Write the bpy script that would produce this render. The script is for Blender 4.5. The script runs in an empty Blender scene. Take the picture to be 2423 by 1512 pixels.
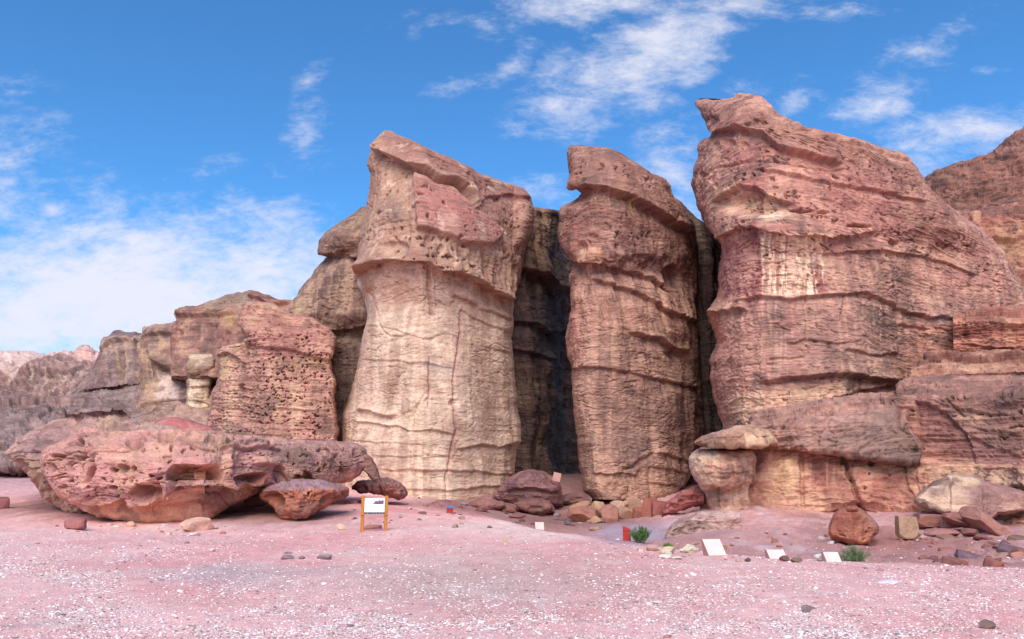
import bpy, bmesh, math, random
import numpy as np
from math import radians as R_, sin, cos, pi
from mathutils import Vector

# ------------------------------------------------------------------ camera, sky, sun, exposure
W_, H_ = 2422.0, 1512.0            # reference units used for all traced outlines
FOC = 1845.0
PITCH = math.atan((1150 - 756) / FOC)
CAMZ = 1.7
SC = bpy.context.scene
COL = SC.collection
cam = bpy.data.cameras.new('camera'); cam_o = bpy.data.objects.new('camera', cam); COL.objects.link(cam_o)
cam_o.location = (0, 0, CAMZ); cam_o.rotation_euler = (pi/2 + PITCH, 0, 0)
cam.lens = 36 * FOC / W_; cam.sensor_width = 36; cam.clip_start = .1; cam.clip_end = 20000
SC.camera = cam_o
SC.view_settings.view_transform = 'Standard'; SC.view_settings.look = 'None'
SC.view_settings.exposure = 1.1; SC.view_settings.gamma = 1
SC.view_settings.use_curve_mapping = False
SUN_EL, SUN_AZ = R_(42), R_(-171)   # azimuth from +Y clockwise: behind the camera, to the left
sun = bpy.data.lights.new('sun', 'SUN'); sun_o = bpy.data.objects.new('sun', sun); COL.objects.link(sun_o)
sun.energy = 2.0; sun.angle = R_(50); sun.color = (1, .9, .79)
sd = Vector((sin(SUN_AZ)*cos(SUN_EL), cos(SUN_AZ)*cos(SUN_EL), sin(SUN_EL)))
sun_o.rotation_euler = sd.to_track_quat('Z', 'Y').to_euler(); sun_o.location = sd * 60

SP, CP = sin(PITCH), cos(PITCH)
def PX(u, v, Y):
    """point at distance Y along the view of the traced outline position (u, v)"""
    xc = (np.asarray(u, float) - W_/2) / FOC; yc = -(np.asarray(v, float) - H_/2) / FOC
    t = Y / (CP - yc*SP)
    return xc*t, np.asarray(Y + 0*xc), CAMZ + (yc*CP + SP)*t
def UV(x, y, z):
    zz = z - CAMZ
    f = y*CP + zz*SP; up = -y*SP + zz*CP
    return W_/2 + FOC*x/f, H_/2 - FOC*up/f

world = bpy.data.worlds.new('World'); SC.world = world; world.use_nodes = True
def build_world():
    nt = world.node_tree; N = nt.nodes; L = nt.links
    for n in list(N): N.remove(n)
    out = N.new('ShaderNodeOutputWorld'); bg = N.new('ShaderNodeBackground'); L.new(bg.outputs[0], out.inputs[0])
    sky = N.new('ShaderNodeTexSky'); sky.sky_type = 'NISHITA'; sky.sun_disc = False
    sky.sun_elevation = SUN_EL; sky.sun_rotation = SUN_AZ; sky.air_density = 1.0; sky.dust_density = .35; sky.ozone_density = 1.6
    tc = N.new('ShaderNodeTexCoord'); sep = N.new('ShaderNodeSeparateXYZ'); L.new(tc.outputs['Generated'], sep.inputs[0])
    def m(op, a, b=None, c=None, clamp=False):
        n = N.new('ShaderNodeMath'); n.operation = op; n.use_clamp = clamp
        for i, x in enumerate((a, b, c)):
            if x is None: continue
            if isinstance(x, (int, float)): n.inputs[i].default_value = x
            else: L.new(x, n.inputs[i])
        return n.outputs[0]
    ay = m('MAXIMUM', m('ABSOLUTE', sep.outputs[1]), .12)
    a = m('DIVIDE', sep.outputs[0], ay); b = m('DIVIDE', sep.outputs[2], ay)
    cb = N.new('ShaderNodeCombineXYZ'); L.new(a, cb.inputs[0]); L.new(b, cb.inputs[1]); P = cb.outputs[0]
    # warp the position used by the cloud masks
    wn = N.new('ShaderNodeTexNoise'); wn.inputs['Scale'].default_value = 5; wn.inputs['Detail'].default_value = 5; L.new(P, wn.inputs['Vector'])
    wv = N.new('ShaderNodeVectorMath'); wv.operation = 'MULTIPLY_ADD'; L.new(wn.outputs['Color'], wv.inputs[0])
    wv.inputs[1].default_value = (.13, .13, 0); 
    wo = N.new('ShaderNodeVectorMath'); wo.operation = 'SUBTRACT'; L.new(P, wo.inputs[0]); wo.inputs[1].default_value = (.065, .065, 0)
    L.new(wo.outputs[0], wv.inputs[2]); WP = wv.outputs[0]
    blobs = [(1560,95,330,100,24,1.05),(1420,20,300,60,2,.8),(1330,255,150,75,15,.75),(1525,232,120,60,0,.6),(1215,125,75,50,40,.65),
             (740,300,90,70,35,.62),(745,180,60,40,45,.4),(1880,228,65,40,20,.5),(2065,255,150,60,18,.72),(2300,335,200,75,12,.9),
             (2140,370,120,75,-30,.8),(1590,370,130,110,-30,.6),(1600,470,90,70,0,.5),(250,715,860,230,-2,1.3),(560,520,170,75,10,.75),(610,640,300,120,0,.8),
             (130,480,55,45,0,.7),(480,385,90,28,5,.4),(640,398,50,22,-10,.4),(2345,155,50,22,10,.45),(1240,330,60,30,20,.4),(-300,500,500,300,0,.8),
             (1000,20,130,30,10,.3),(1290,450,100,50,0,.4),(220,495,60,25,0,.4),(2150,110,170,60,20,.48),(1740,225,110,60,20,.45),(2290,60,120,40,15,.35),(1120,180,120,50,30,.35),(1960,15,150,30,5,.5),(3000,200,500,260,10,.7)]
    tot = None
    for (u, v, ru, rv, ang, s) in blobs:
        x, _, z = PX(u, v, 1.0); z = float(z) - CAMZ
        mp = N.new('ShaderNodeMapping'); mp.vector_type = 'TEXTURE'; L.new(WP, mp.inputs[0])
        mp.inputs['Location'].default_value = (float(x), z, 0); mp.inputs['Rotation'].default_value = (0, 0, R_(ang))
        mp.inputs['Scale'].default_value = (ru*1.45/FOC, rv*1.45/FOC, 1)
        g = N.new('ShaderNodeTexGradient'); g.gradient_type = 'SPHERICAL'; L.new(mp.outputs[0], g.inputs[0])
        val = m('MULTIPLY', g.outputs['Fac'], s*1.5)
        tot = val if tot is None else m('MAXIMUM', tot, val)
    # unseen bright cloud added behind the camera as soft fill light
    tot = m('MAXIMUM', tot, m('MULTIPLY', m('SUBTRACT', m('MULTIPLY', sep.outputs[1], -1.6), .1, None, True), 1.0))
    def noise(rot, sc, scale, det, rough, dist):
        mp = N.new('ShaderNodeMapping'); L.new(P, mp.inputs[0]); mp.inputs['Rotation'].default_value = (0, 0, R_(rot)); mp.inputs['Scale'].default_value = sc
        n = N.new('ShaderNodeTexNoise'); L.new(mp.outputs[0], n.inputs['Vector'])
        n.inputs['Scale'].default_value = scale; n.inputs['Detail'].default_value = det; n.inputs['Roughness'].default_value = rough; n.inputs['Distortion'].default_value = dist
        return n.outputs['Fac']
    n1 = noise(-25, (1, 2.1, 1), 10, 14, .67, .3)
    n2 = noise(-18, (1, 1.9, 1), 46, 9, .65, .2)
    nn = m('ADD', m('MULTIPLY', n1, .72), m('MULTIPLY', n2, .28))
    d = m('ADD', m('MULTIPLY', tot, .62), m('MULTIPLY', m('SUBTRACT', nn, .5), 2.3))
    mr = N.new('ShaderNodeMapRange'); mr.interpolation_type = 'SMOOTHSTEP'; L.new(d, mr.inputs[0])
    mr.inputs[1].default_value = .08; mr.inputs[2].default_value = 1.12; mr.inputs[3].default_value = 0; mr.inputs[4].default_value = .93
    gate = m('MULTIPLY', mr.outputs[0], m('MINIMUM', m('MULTIPLY', tot, 5), 1))
    # low veil towards the horizon, left side
    mx = N.new('ShaderNodeMix'); mx.data_type = 'RGBA'; L.new(gate, mx.inputs[0])
    tint = N.new('ShaderNodeMix'); tint.data_type = 'RGBA'; tint.blend_type = 'MULTIPLY'; tint.inputs[0].default_value = 1
    L.new(sky.outputs[0], tint.inputs[6]); tint.inputs[7].default_value = SKYTINT
    L.new(tint.outputs[2], mx.inputs[6]); mx.inputs[7].default_value = CLOUD
    L.new(mx.outputs[2], bg.inputs[0]); bg.inputs[1].default_value = SKYSTR
SKYTINT = (.40, .86, 1.22, 1); CLOUD = (5.1, 5.1, 5.7, 1); SKYSTR = .08
build_world()

# ------------------------------------------------------------------ noise
rng = np.random.RandomState(7)
PERM = rng.permutation(256).astype(np.int32); PERM = np.concatenate([PERM, PERM])
GR = rng.normal(size=(256, 3)).astype(np.float32); GR /= np.linalg.norm(GR, axis=1)[:, None]
def pn(x, y, z, seed=0):
    x = np.asarray(x, np.float32) + seed*17.13 + 500; y = np.asarray(y, np.float32) + seed*5.71 + 500; z = np.asarray(z, np.float32) + seed*3.37 + 500
    x, y, z = np.broadcast_arrays(x, y, z)
    xi = np.floor(x).astype(np.int32); yi = np.floor(y).astype(np.int32); zi = np.floor(z).astype(np.int32)
    xf = x - xi; yf = y - yi; zf = z - zi
    s = lambda t: t*t*t*(t*(t*6-15)+10)
    u, v, w = s(xf), s(yf), s(zf)
    r = 0
    for dx in (0, 1):
        px = PERM[(xi+dx) & 255]; wx = u if dx else 1-u
        for dy in (0, 1):
            py = PERM[(px + yi+dy) & 255]; wy = v if dy else 1-v
            for dz in (0, 1):
                g = GR[PERM[(py + zi+dz) & 255]]
                r = r + (wx*wy*(w if dz else 1-w)) * (g[..., 0]*(xf-dx) + g[..., 1]*(yf-dy) + g[..., 2]*(zf-dz))
    return r*1.5
def fbm(x, y, z, o=4, seed=0, gain=.5):
    r = 0; a = 1; f = 1; t = 0
    for i in range(o):
        r = r + a*pn(x*f, y*f, z*f, seed+i); t += a; a *= gain; f *= 2.07
    return r/t*1.3
def sst(a, b, x):
    t = np.clip((x-a)/(b-a), 0, 1); return t*t*(3-2*t)
def mixc(c, d, m): return c + (np.asarray(d)[None, :] - c)*m[:, None]
def srgb(r, g, b, k=.8):
    f = lambda c: (c/255/12.92 if c/255 <= .04045 else ((c/255+.055)/1.055)**2.4)*k
    return np.array([f(r), f(g), f(b)])

# ------------------------------------------------------------------ object helpers
def tag(o, label=None, cat=None, group=None, kind=None):
    if label: o['label'] = label
    if cat: o['category'] = cat
    if group: o['group'] = group
    if kind: o['kind'] = kind
    return o
def mesh_np(name, verts, faces, mat, cols=None, parent=None, loc=(0, 0, 0), smooth=True, attrs=None):
    """faces: int array (n,4) or (n,3) or list of lists"""
    verts = np.asarray(verts, np.float32) - np.asarray(loc, np.float32)
    me = bpy.data.meshes.new(name)
    if isinstance(faces, np.ndarray):
        k = faces.shape[1]; nf = len(faces)
        me.vertices.add(len(verts)); me.vertices.foreach_set('co', verts.ravel())
        me.loops.add(nf*k); me.loops.foreach_set('vertex_index', faces.astype(np.int32).ravel())
        me.polygons.add(nf); me.polygons.foreach_set('loop_start', np.arange(0, nf*k, k, dtype=np.int32))
        me.polygons.foreach_set('loop_total', np.full(nf, k, np.int32))
        me.update(calc_edges=True); me.validate()
    else:
        me.from_pydata([tuple(v) for v in verts], [], faces); me.update()
    if smooth: me.polygons.foreach_set('use_smooth', np.ones(len(me.polygons), bool))
    if cols is not None:
        a = me.attributes.new('Col', 'FLOAT_COLOR', 'POINT')
        c4 = np.ones((len(verts), 4), np.float32); c4[:, :3] = cols; a.data.foreach_set('color', c4.ravel())
    if attrs:
        for k_, v_ in attrs.items():
            a = me.attributes.new(k_, 'FLOAT', 'POINT'); a.data.foreach_set('value', v_.astype(np.float32))
    me.materials.append(mat)
    o = bpy.data.objects.new(name, me); COL.objects.link(o); o.location = loc
    if parent: o.parent = parent
    return o
def empty(name, loc, rz=0):
    o = bpy.data.objects.new(name, None); COL.objects.link(o); o.location = loc; o.rotation_euler = (0, 0, rz); o.empty_display_size = .3
    return o

# ------------------------------------------------------------------ materials
def nodes_mat(name):
    m = bpy.data.materials.new(name); m.use_nodes = True
    nt = m.node_tree; return m, nt, nt.nodes['Principled BSDF']
def rock_mat(name, fine=9., bump=.5, dist=.06, rough=.92, strata=True, bedk=1.):
    m, nt, b = nodes_mat(name); N = nt.nodes; L = nt.links
    b.inputs['Roughness'].default_value = rough; b.inputs['Specular IOR Level'].default_value = .18
    at = N.new('ShaderNodeAttribute'); at.attribute_name = 'Col'
    geo = N.new('ShaderNodeNewGeometry')
    def noise(scale, det, sc=(1, 1, 1), rough=.6):
        mp = N.new('ShaderNodeMapping'); L.new(geo.outputs['Position'], mp.inputs[0]); mp.inputs['Scale'].default_value = sc
        n = N.new('ShaderNodeTexNoise'); L.new(mp.outputs[0], n.inputs['Vector']); n.inputs['Scale'].default_value = scale; n.inputs['Detail'].default_value = det; n.inputs['Roughness'].default_value = rough
        return n.outputs['Fac']
    a = noise(1.3, 10, (1, 1, 3.0 if strata else 1.), .7); c = noise(fine, 6)
    bed = noise(1.5, 7, (.16, .16, 3.2), .62)
    def mr(x, lo, hi, f0=.25, f1=.75):
        n = N.new('ShaderNodeMapRange'); L.new(x, n.inputs[0]); n.inputs[1].default_value = f0; n.inputs[2].default_value = f1; n.inputs[3].default_value = lo; n.inputs[4].default_value = hi; return n.outputs[0]
    mu = N.new('ShaderNodeMath'); mu.operation = 'MULTIPLY'; L.new(mr(a, .74, 1.26), mu.inputs[0]); L.new(mr(c, .82, 1.18), mu.inputs[1])
    vm = N.new('ShaderNodeVectorMath'); vm.operation = 'SCALE'; L.new(at.outputs['Color'], vm.inputs[0])
    mub = N.new('ShaderNodeMath'); mub.operation = 'MULTIPLY'; L.new(mu.outputs[0], mub.inputs[0]); L.new(mr(bed, 1-.14*bedk, 1+.14*bedk, .33, .67) , mub.inputs[1])
    L.new((mub if strata else mu).outputs[0], vm.inputs['Scale'])
    L.new(vm.outputs[0], b.inputs['Base Color'])
    ad = N.new('ShaderNodeMath'); ad.operation = 'MULTIPLY_ADD'; L.new(a, ad.inputs[0]); ad.inputs[1].default_value = 1.3; L.new(c, ad.inputs[2])
    if strata:
        ad2 = N.new('ShaderNodeMath'); ad2.operation = 'MULTIPLY_ADD'; L.new(bed, ad2.inputs[0]); ad2.inputs[1].default_value = 3.*bedk; L.new(ad.outputs[0], ad2.inputs[2]); ad = ad2
    bp = N.new('ShaderNodeBump'); bp.inputs['Strength'].default_value = bump; bp.inputs['Distance'].default_value = dist; L.new(ad.outputs[0], bp.inputs['Height']); L.new(bp.outputs[0], b.inputs['Normal'])
    return m
M_ROCK = rock_mat('sandstone_cliff', 4, .5, .09)
M_PALE = rock_mat('pale_sandstone', 4, .45, .07, bedk=.5)
M_BOULDER = rock_mat('sandstone_boulder', 9, .6, .05, bedk=.35)
M_SMOOTH = rock_mat('sandstone_smooth', 14, .5, .018, bedk=.3)
M_STONE = rock_mat('loose_stone', 22, .6, .02, strata=False)
def flat_mat(name, rgb, rough=.6, var=.12, scale=8, spec=.3, bump=0, sc=(1, 1, 1)):
    m, nt, b = nodes_mat(name); N = nt.nodes; L = nt.links
    tc = N.new('ShaderNodeTexCoord'); mp = N.new('ShaderNodeMapping'); L.new(tc.outputs['Object'], mp.inputs[0]); mp.inputs['Scale'].default_value = sc
    n = N.new('ShaderNodeTexNoise'); n.inputs['Scale'].default_value = scale; n.inputs['Detail'].default_value = 6; L.new(mp.outputs[0], n.inputs['Vector'])
    r = N.new('ShaderNodeMapRange'); L.new(n.outputs['Fac'], r.inputs[0]); r.inputs[1].default_value = .3; r.inputs[2].default_value = .7; r.inputs[3].default_value = 1-var; r.inputs[4].default_value = 1+var
    vm = N.new('ShaderNodeVectorMath'); vm.operation = 'SCALE'; vm.inputs[0].default_value = tuple(rgb); L.new(r.outputs[0], vm.inputs['Scale']); L.new(vm.outputs[0], b.inputs['Base Color'])
    b.inputs['Roughness'].default_value = rough; b.inputs['Specular IOR Level'].default_value = spec
    if bump:
        bp = N.new('ShaderNodeBump'); bp.inputs['Strength'].default_value = bump; bp.inputs['Distance'].default_value = .01; L.new(n.outputs['Fac'], bp.inputs['Height']); L.new(bp.outputs[0], b.inputs['Normal'])
    return m

# palette (albedo)
CREAM = srgb(226,196,170); TAN = srgb(196,160,135); SAND = srgb(212,178,150); PINK = srgb(190,135,124); ROSE = srgb(176,116,108)
RED = srgb(160,92,80); BROWN = srgb(142,108,92); DARK = srgb(104,84,80); MAUVE = srgb(140,116,120); ORANGE = srgb(196,132,98); OCHRE = srgb(206,172,122)
GREY = srgb(134,122,124); PALE = srgb(238,214,188)

# ------------------------------------------------------------------ sculpting features, in traced-outline units
def _pl(pts, u):
    p = np.array(pts, float); return np.interp(u, p[:, 0], p[:, 1])
def _fade(pts, u, f=.06):
    a, b = pts[0][0], pts[-1][0]; w = max(4, (b-a)*f); return sst(a-w, a+w, u)*(1-sst(b-w, b+w, u))
def ledge(pts, amp, up, dn=6, dna=0):
    def f(u, v):
        s = _pl(pts, u) - v; r = np.where(s > 0, amp*np.exp(-np.maximum(s, 0)/up), -dna*np.exp(np.minimum(s, 0)/dn))
        r = r*(1 - np.exp(-np.abs(s)/1.2)) if dna else np.where(s > -1.5, r*sst(-1.5, 1.0, s), 0)
        return r*_fade(pts, u)
    return f
def _dist(pts, u, v):
    d = np.full(u.shape, 1e9)
    for (a, b), (c, e) in zip(pts[:-1], pts[1:]):
        l2 = (c-a)**2 + (e-b)**2 + 1e-9; t = np.clip(((u-a)*(c-a) + (v-b)*(e-b))/l2, 0, 1)
        d = np.minimum(d, np.hypot(u - a - t*(c-a), v - b - t*(e-b)))
    return d
def crack(pts, depth, w):
    return lambda u, v: -depth*np.exp(-(_dist(pts, u, v)/w)**2)
def bump(u0, v0, ru, rv, ang, amp, k=1.):
    a = R_(ang)
    def f(u, v):
        x = (u-u0)*cos(a) + (v-v0)*sin(a); y = -(u-u0)*sin(a) + (v-v0)*cos(a)
        return amp*np.exp(-((x/ru)**2 + (y/rv)**2)**k)
    return f
def hollow(u0, v0, ru, rv, ang, d): return bump(u0, v0, ru, rv, ang, -d, 2.5)
def sdf(pts, u, v):
    d = _dist(list(pts) + [pts[0]], u, v); ins = np.zeros(u.shape, bool); n = len(pts)
    for i in range(n):
        (x1, y1), (x2, y2) = pts[i], pts[(i+1) % n]
        if y1 == y2: continue
        c = ((y1 > v) != (y2 > v)) & (u < (x2-x1)*(v-y1)/(y2-y1) + x1); ins ^= c
    return np.where(ins, d, -d)
def poly(pts, amp, soft=6): return lambda u, v: amp*sst(-soft, soft, sdf(pts, u, v))
def cpoly(pts, col, op=1., soft=12): return (poly(pts, 1., soft), col, op)
def cblob(u, v, ru, rv, ang, col, op=1.): return (bump(u, v, ru, rv, ang, 1., 1.3), col, op)
def streaks(pts, col, op, freq=9., lo=.0, hi=.35, seed=0, soft=14, slant=0.):
    P_ = poly(pts, 1., soft)
    def f(u, v):
        n = pn((u+slant*v)/freq, v/160., 0*u+seed, seed) + .5*pn((u+slant*v)/freq*2.3, v/90., 0*u+seed, seed+3)
        return P_(u, v)*sst(lo, hi, n)
    return (f, col, op)

GROUND_Z = None
def rock(name, label, cat, L, R, Yu, Yv=((0, 0), (3000, 0)), T=6, Tb=4, p=2.4, mode='rows', topr=0, botr=0, step=1.7, D={}, feats=(), base=ROSE,
         second=BROWN, third=TAN, layers=(), warp=5, seed=0, mat=None, group=None, colk=(1., 1., 1.), edge=None, kind=None, jag=2.2, fk=None):
    """loft between two traced edges; rows: L/R are left and right edges (u as a function of v); cols: L/R are the top and bottom edges."""
    Lp = np.array(L, float); Rp = np.array(R, float)
    if mode == 'rows':
        Lp = Lp[np.argsort(Lp[:, 1], kind='stable')]; Rp = Rp[np.argsort(Rp[:, 1], kind='stable')]
        a0, a1 = max(Lp[0, 1], Rp[0, 1]), min(Lp[-1, 1], Rp[-1, 1])
        n = max(8, int((a1-a0)/step)); A = np.linspace(a0, a1, n)
        lo = np.interp(A, Lp[:, 1], Lp[:, 0]); hi = np.interp(A, Rp[:, 1], Rp[:, 0])
    else:
        a0, a1 = max(Lp[0, 0], Rp[0, 0]), min(Lp[-1, 0], Rp[-1, 0])
        n = max(8, int((a1-a0)/step)); A = np.linspace(a0, a1, n)
        lo = np.interp(A, Lp[:, 0], Lp[:, 1]); hi = np.interp(A, Rp[:, 0], Rp[:, 1])
    jg = jag*(np.array([pn(A/22, A*0, A*0, seed+91), pn(A/22, A*0+7, A*0, seed+92)]) + .5*np.array([pn(A/7, A*0, A*0, seed+93), pn(A/7, A*0+7, A*0, seed+94)]))
    wj = np.clip((hi-lo)/40, 0, 1); lo = lo + jg[0]*wj; hi = hi + jg[1]*wj
    k = 3; ker = np.ones(k)/k
    lo2 = np.convolve(np.pad(lo, k//2, 'edge'), ker, 'valid'); hi2 = np.convolve(np.pad(hi, k//2, 'edge'), ker, 'valid')
    lo, hi = lo2, np.maximum(hi2, lo2+.05)
    wmax = (hi-lo).max(); m = max(16, int(wmax/step))
    th = np.linspace(0, 1, m); c = 2*th-1; c = .72*c + .28*np.sin(c*pi/2)     # a little denser at the edges
    nb = 14; cb = np.linspace(1, -1, nb+2)[1:-1]
    def grid(cc):
        t = (cc+1)/2; return lo[:, None] + (hi-lo)[:, None]*t[None, :], np.repeat(A[:, None], len(cc), 1), np.abs(cc)[None, :] + 0*A[:, None]
    def place(cc, back):
        s, aa, e = grid(cc)
        U, V = (s, aa) if mode == 'rows' else (aa, s)
        ref = .38*wmax if edge is None else edge        # rounding happens within this many units of the edge
        half = ((hi-lo)/2)[:, None]; q = np.clip(1 - (1-e)*half/np.minimum(ref, half), 0, 1) if edge is not None or True else e
        rnd = np.clip(1 - q**p, 0, 1)**(1/p)
        r2 = 1.
        if topr: r2 = r2*np.clip(1 - np.clip(1-(aa-a0)/topr, 0, 1)**2, 0, 1)**.5
        if botr: r2 = r2*np.clip(1 - np.clip(1-(a1-aa)/botr, 0, 1)**2, 0, 1)**.5
        ys = np.interp(U, [q_[0] for q_ in Yu], [q_[1] for q_ in Yu]) + np.interp(V, [q_[0] for q_ in Yv], [q_[1] for q_ in Yv])*rnd
        frac = (np.minimum(half, ref)/ref)**.7
        Y = ys + T - T*rnd*r2*frac if not back else ys + T + Tb*rnd*r2*frac
        return U, V, Y
    U, V, Y = place(c, False); X, Y, Z = PX(U, V, Y)
    P = np.stack([X, Y, Z], -1)
    for ax in (0, 1):                                   # smooth the depth kinks of the key tables
        pass
    du = np.gradient(P, axis=1); dv = np.gradient(P, axis=0); nr = np.cross(du, dv)
    if mode == 'cols': nr = -nr
    nr = nr/np.maximum(np.linalg.norm(nr, axis=-1, keepdims=True), 1e-9)
    # orient towards the camera in the middle
    mid = nr[n//2, m//2]; 
    if mid[1] > 0: nr = -nr
    for _ in range(2):
        nr[:, 1:-1] = (nr[:, :-2]+nr[:, 1:-1]+nr[:, 2:])/3; nr[1:-1] = (nr[:-2]+nr[1:-1]+nr[2:])/3
    rr = None; shp = X.shape; x, y, z = X.ravel(), Y.ravel(), Z.ravel(); u, v = U.ravel(), V.ravel()
    g = dict(big=.8, bs=7., mid=.3, ms=1.8, str=.35, ss=1.1, flu=0., fs=.7, pit=0., ps=.5, pz=1., fine=.1, crk=.15, dip=(.0, .0), pm=None, fm=None); g.update(D)
    cliff = mat is None or mat is M_PALE
    if cliff:
        for k_, f_ in dict(big=.7, mid=.22, str=.6, crk=.5, flu=.5, pit=.85, fine=.28).items(): g[k_] *= f_
    if fk is None: fk = .45 if cliff else .75
    g.setdefault('plate', .1 if cliff else .0); g.setdefault('pls', 3.)
    wz = z + g['dip'][0]*x + g['dip'][1]*y + .5*pn(x/9, y/9, z/9, seed+40) + .16*pn(x/2, y/2, z/2, seed+41)
    h = g['big']*fbm(x/g['bs'], y/g['bs'], z/g['bs'], 3, seed) 
    r_ = fbm(x/g['ms'], y/g['ms'], z/(g['ms']*.7), 4, seed+5, .55)
    h += g['mid']*(1.3*np.abs(r_)**.8*np.sign(r_))
    # strata: layered steps with sharp undersides, strength varies over the face
    if g['str']:
        sv = .35 + .65*sst(-.3, .4, fbm(x/6, y/6, z/4, 2, seed+60))
        s1 = fbm(x/16, y/16, wz/g['ss'], 4, seed+11, .6)
        ph = wz/(g['ss']*.9) + 1.3*pn(x/7, y/7, wz/3, seed+13); saw = ph - np.floor(ph)
        h += g['str']*sv*(s1 + .35*((1-saw)**2 - .33))
    if g['flu']:
        fm = g['fm'](u, v) if g['fm'] else 1.
        fl = fbm((x+.25*z)/g['fs']*.8, y/g['fs']*.8, z/(g['fs']*14), 3, seed+21, .5)
        h += g['flu']*fm*(.9*fl - .5*np.abs(fl))
    pitm = np.zeros_like(h)
    if g['pit']:
        pm = g['pm'](u, v) if g['pm'] else sst(.0, .35, fbm(x/4, y/4, z/3, 2, seed+33))
        ps = g['ps']
        q = .12*pn(x/9, y/9, wz/.8, seed+34) + pn(x/ps, y/ps, wz/(ps*g['pz']), seed+31) + .45*pn(x/ps*2.1, y/ps*2.1, wz/(ps*g['pz'])*2.1, seed+32)
        pitm = sst(.3, .46, q)*pm; h -= g['pit']*pitm
    if g['crk']:
        ck = pn(x/5., y/5., wz/.9, seed+51) + .3*pn(x/1.2, y/1.2, wz/.35, seed+52); ck2 = pn(x/1.6+9, y/1.6, z/1.9, seed+53)
        h -= g['crk']*np.exp(-(ck/.035)**2)*sst(0, .3, pn(x/5, y/5, z/5, seed+54)) + .5*g['crk']*np.exp(-(ck2/.02)**2)*sst(.25, .4, pn(x/4, y/4, z/4, seed+55))
    lev = np.zeros_like(h)
    if g['plate']:
        q = 4.5*fbm(x/(g['pls']*1.3), y/(g['pls']*1.3), wz/(g['pls']*.36), 3, seed+61, .5) + 1.2*fbm(x/14, y/14, z/10, 2, seed+62)
        lev = np.floor(q); fr = q - lev; h += g['plate']*(lev + sst(0, .16, fr) - .0) - g['plate']*q*.85
    h += g['fine']*fbm(x/.55, y/.55, z/.35, 3, seed+25, .6)
    uw = u + warp*fbm(u/40, v/40, 0*u, 3, seed+71); vw = v + warp*fbm(u/40, v/40, 0*u+5, 3, seed+72) + warp*.15*pn(u/9, v/7, 0*u, seed+73)
    hn = h; h = np.zeros_like(hn)
    for f in feats: h = h + fk*f(uw, vw)
    tl = 1.0
    ed = np.minimum(1, ((1-np.abs(c))*.5*(hi-lo)[:, None]/ 16.))       # calmer at the silhouette
    e2 = sst(0, 1, ed); h2 = h.reshape(shp)*(.12+.88*e2) + hn.reshape(shp)*(.4+.6*e2); 
    if mode == 'rows': h2 = h2*sst(0, 9, A-a0)[:, None]
    P = P + nr*h2[..., None]
    Ub, Vb, Yb = place(cb, True); Xb, Yb, Zb = PX(Ub, Vb, Yb); Pb = np.stack([Xb, Yb, Zb], -1)
    PP = np.concatenate([P, Pb], 1); M = m+nb
    idx = np.arange(n*M).reshape(n, M); nx = np.roll(idx, -1, 1)
    F = np.stack([idx[:-1], nx[:-1], nx[1:], idx[1:]], -1).reshape(-1, 4)
    # colour: rock colours, blotches, beds and run-off streaks
    bl = fbm(x/4.5, y/4.5, z/3.2, 4, seed+81, .6); be = fbm(x/22, y/22, wz/.9, 4, seed+82, .65); st = fbm(x/.9, y/.9, z/11, 3, seed+83, .6); sp = fbm(x/.5, y/.5, z/.35, 3, seed+84, .7)
    cc = np.repeat(np.asarray(base)[None, :], len(x), 0)
    cc = mixc(cc, second, .75*sst(-.05, .4, bl)); cc = mixc(cc, third, .65*sst(.02, .42, be))
    cc = mixc(cc, second, .6*sst(.05, .4, st))
    st2 = fbm(x/1.5, y/1.5, z/20, 3, seed+86, .6); cc = mixc(cc, np.asarray(third)*1.05, .65*sst(.1, .35, st2)); cc = mixc(cc, np.asarray(second)*.8, .6*sst(.1, .4, -st2))
    if g['plate']: cc = cc*(1+.13*np.sin(lev*12.9898+seed))[:, None]
    for (mf, colr, op) in layers: cc = mixc(cc, colr, np.clip(mf(uw, vw)*op*(.72+.5*np.clip(bl+.3*sp, -.6, .6)), 0, 1))
    cc = mixc(cc, np.asarray(DARK)*.8, .3*pitm)  # pits mixed darker than the face
    vn = fbm(x/2.4, y/2.4, wz/1.5, 4, seed+87, .65); cc = mixc(cc, np.asarray(DARK)*.95, .55*g.get('vd', 1.)*sst(.12, .42, vn)); cc = mixc(cc, np.asarray(third)*1.12, .4*sst(.14, .4, -vn))
    cc = mixc(cc, np.asarray(BROWN)*.7, .55*sst(.25, .6, sp)*sst(-.1, .3, bl))
    cc = cc*(1+.22*np.clip(sp, -1, 1))[:, None]*np.asarray(colk)[None, :]
    cc = cc*np.array([[1.07, 1.07, 1.055]])
    cc = np.clip(cc, .01, .9).reshape(n, m, 3)
    CC = np.concatenate([cc, np.repeat(cc[:, -1:], nb, 1)], 1).reshape(-1, 3)
    V3 = PP.reshape(-1, 3)
    # end caps
    cap0 = V3[idx[0]].mean(0); cap1 = V3[idx[-1]].mean(0); base_i = len(V3)
    V3 = np.concatenate([V3, [cap0, cap1]]); CC = np.concatenate([CC, [CC[idx[0]].mean(0), CC[idx[-1]].mean(0)]])
    i0, i1 = idx[0], idx[-1]
    tri = np.concatenate([np.stack([np.full(M, base_i), np.roll(i0, -1), i0, i0], -1), np.stack([np.full(M, base_i+1), i1, np.roll(i1, -1), np.roll(i1, -1)], -1)])
    # triangles appended as separate polygons
    loc = (float(V3[:, 0].mean()), float(V3[:, 1].mean()), float(V3[:, 2].min()))
    me = bpy.data.meshes.new(name); vv = (V3 - np.array(loc)).astype(np.float32)
    tr = tri[:, :3]; nq, ntr = len(F), len(tr)
    me.vertices.add(len(vv)); me.vertices.foreach_set('co', vv.ravel())
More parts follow.
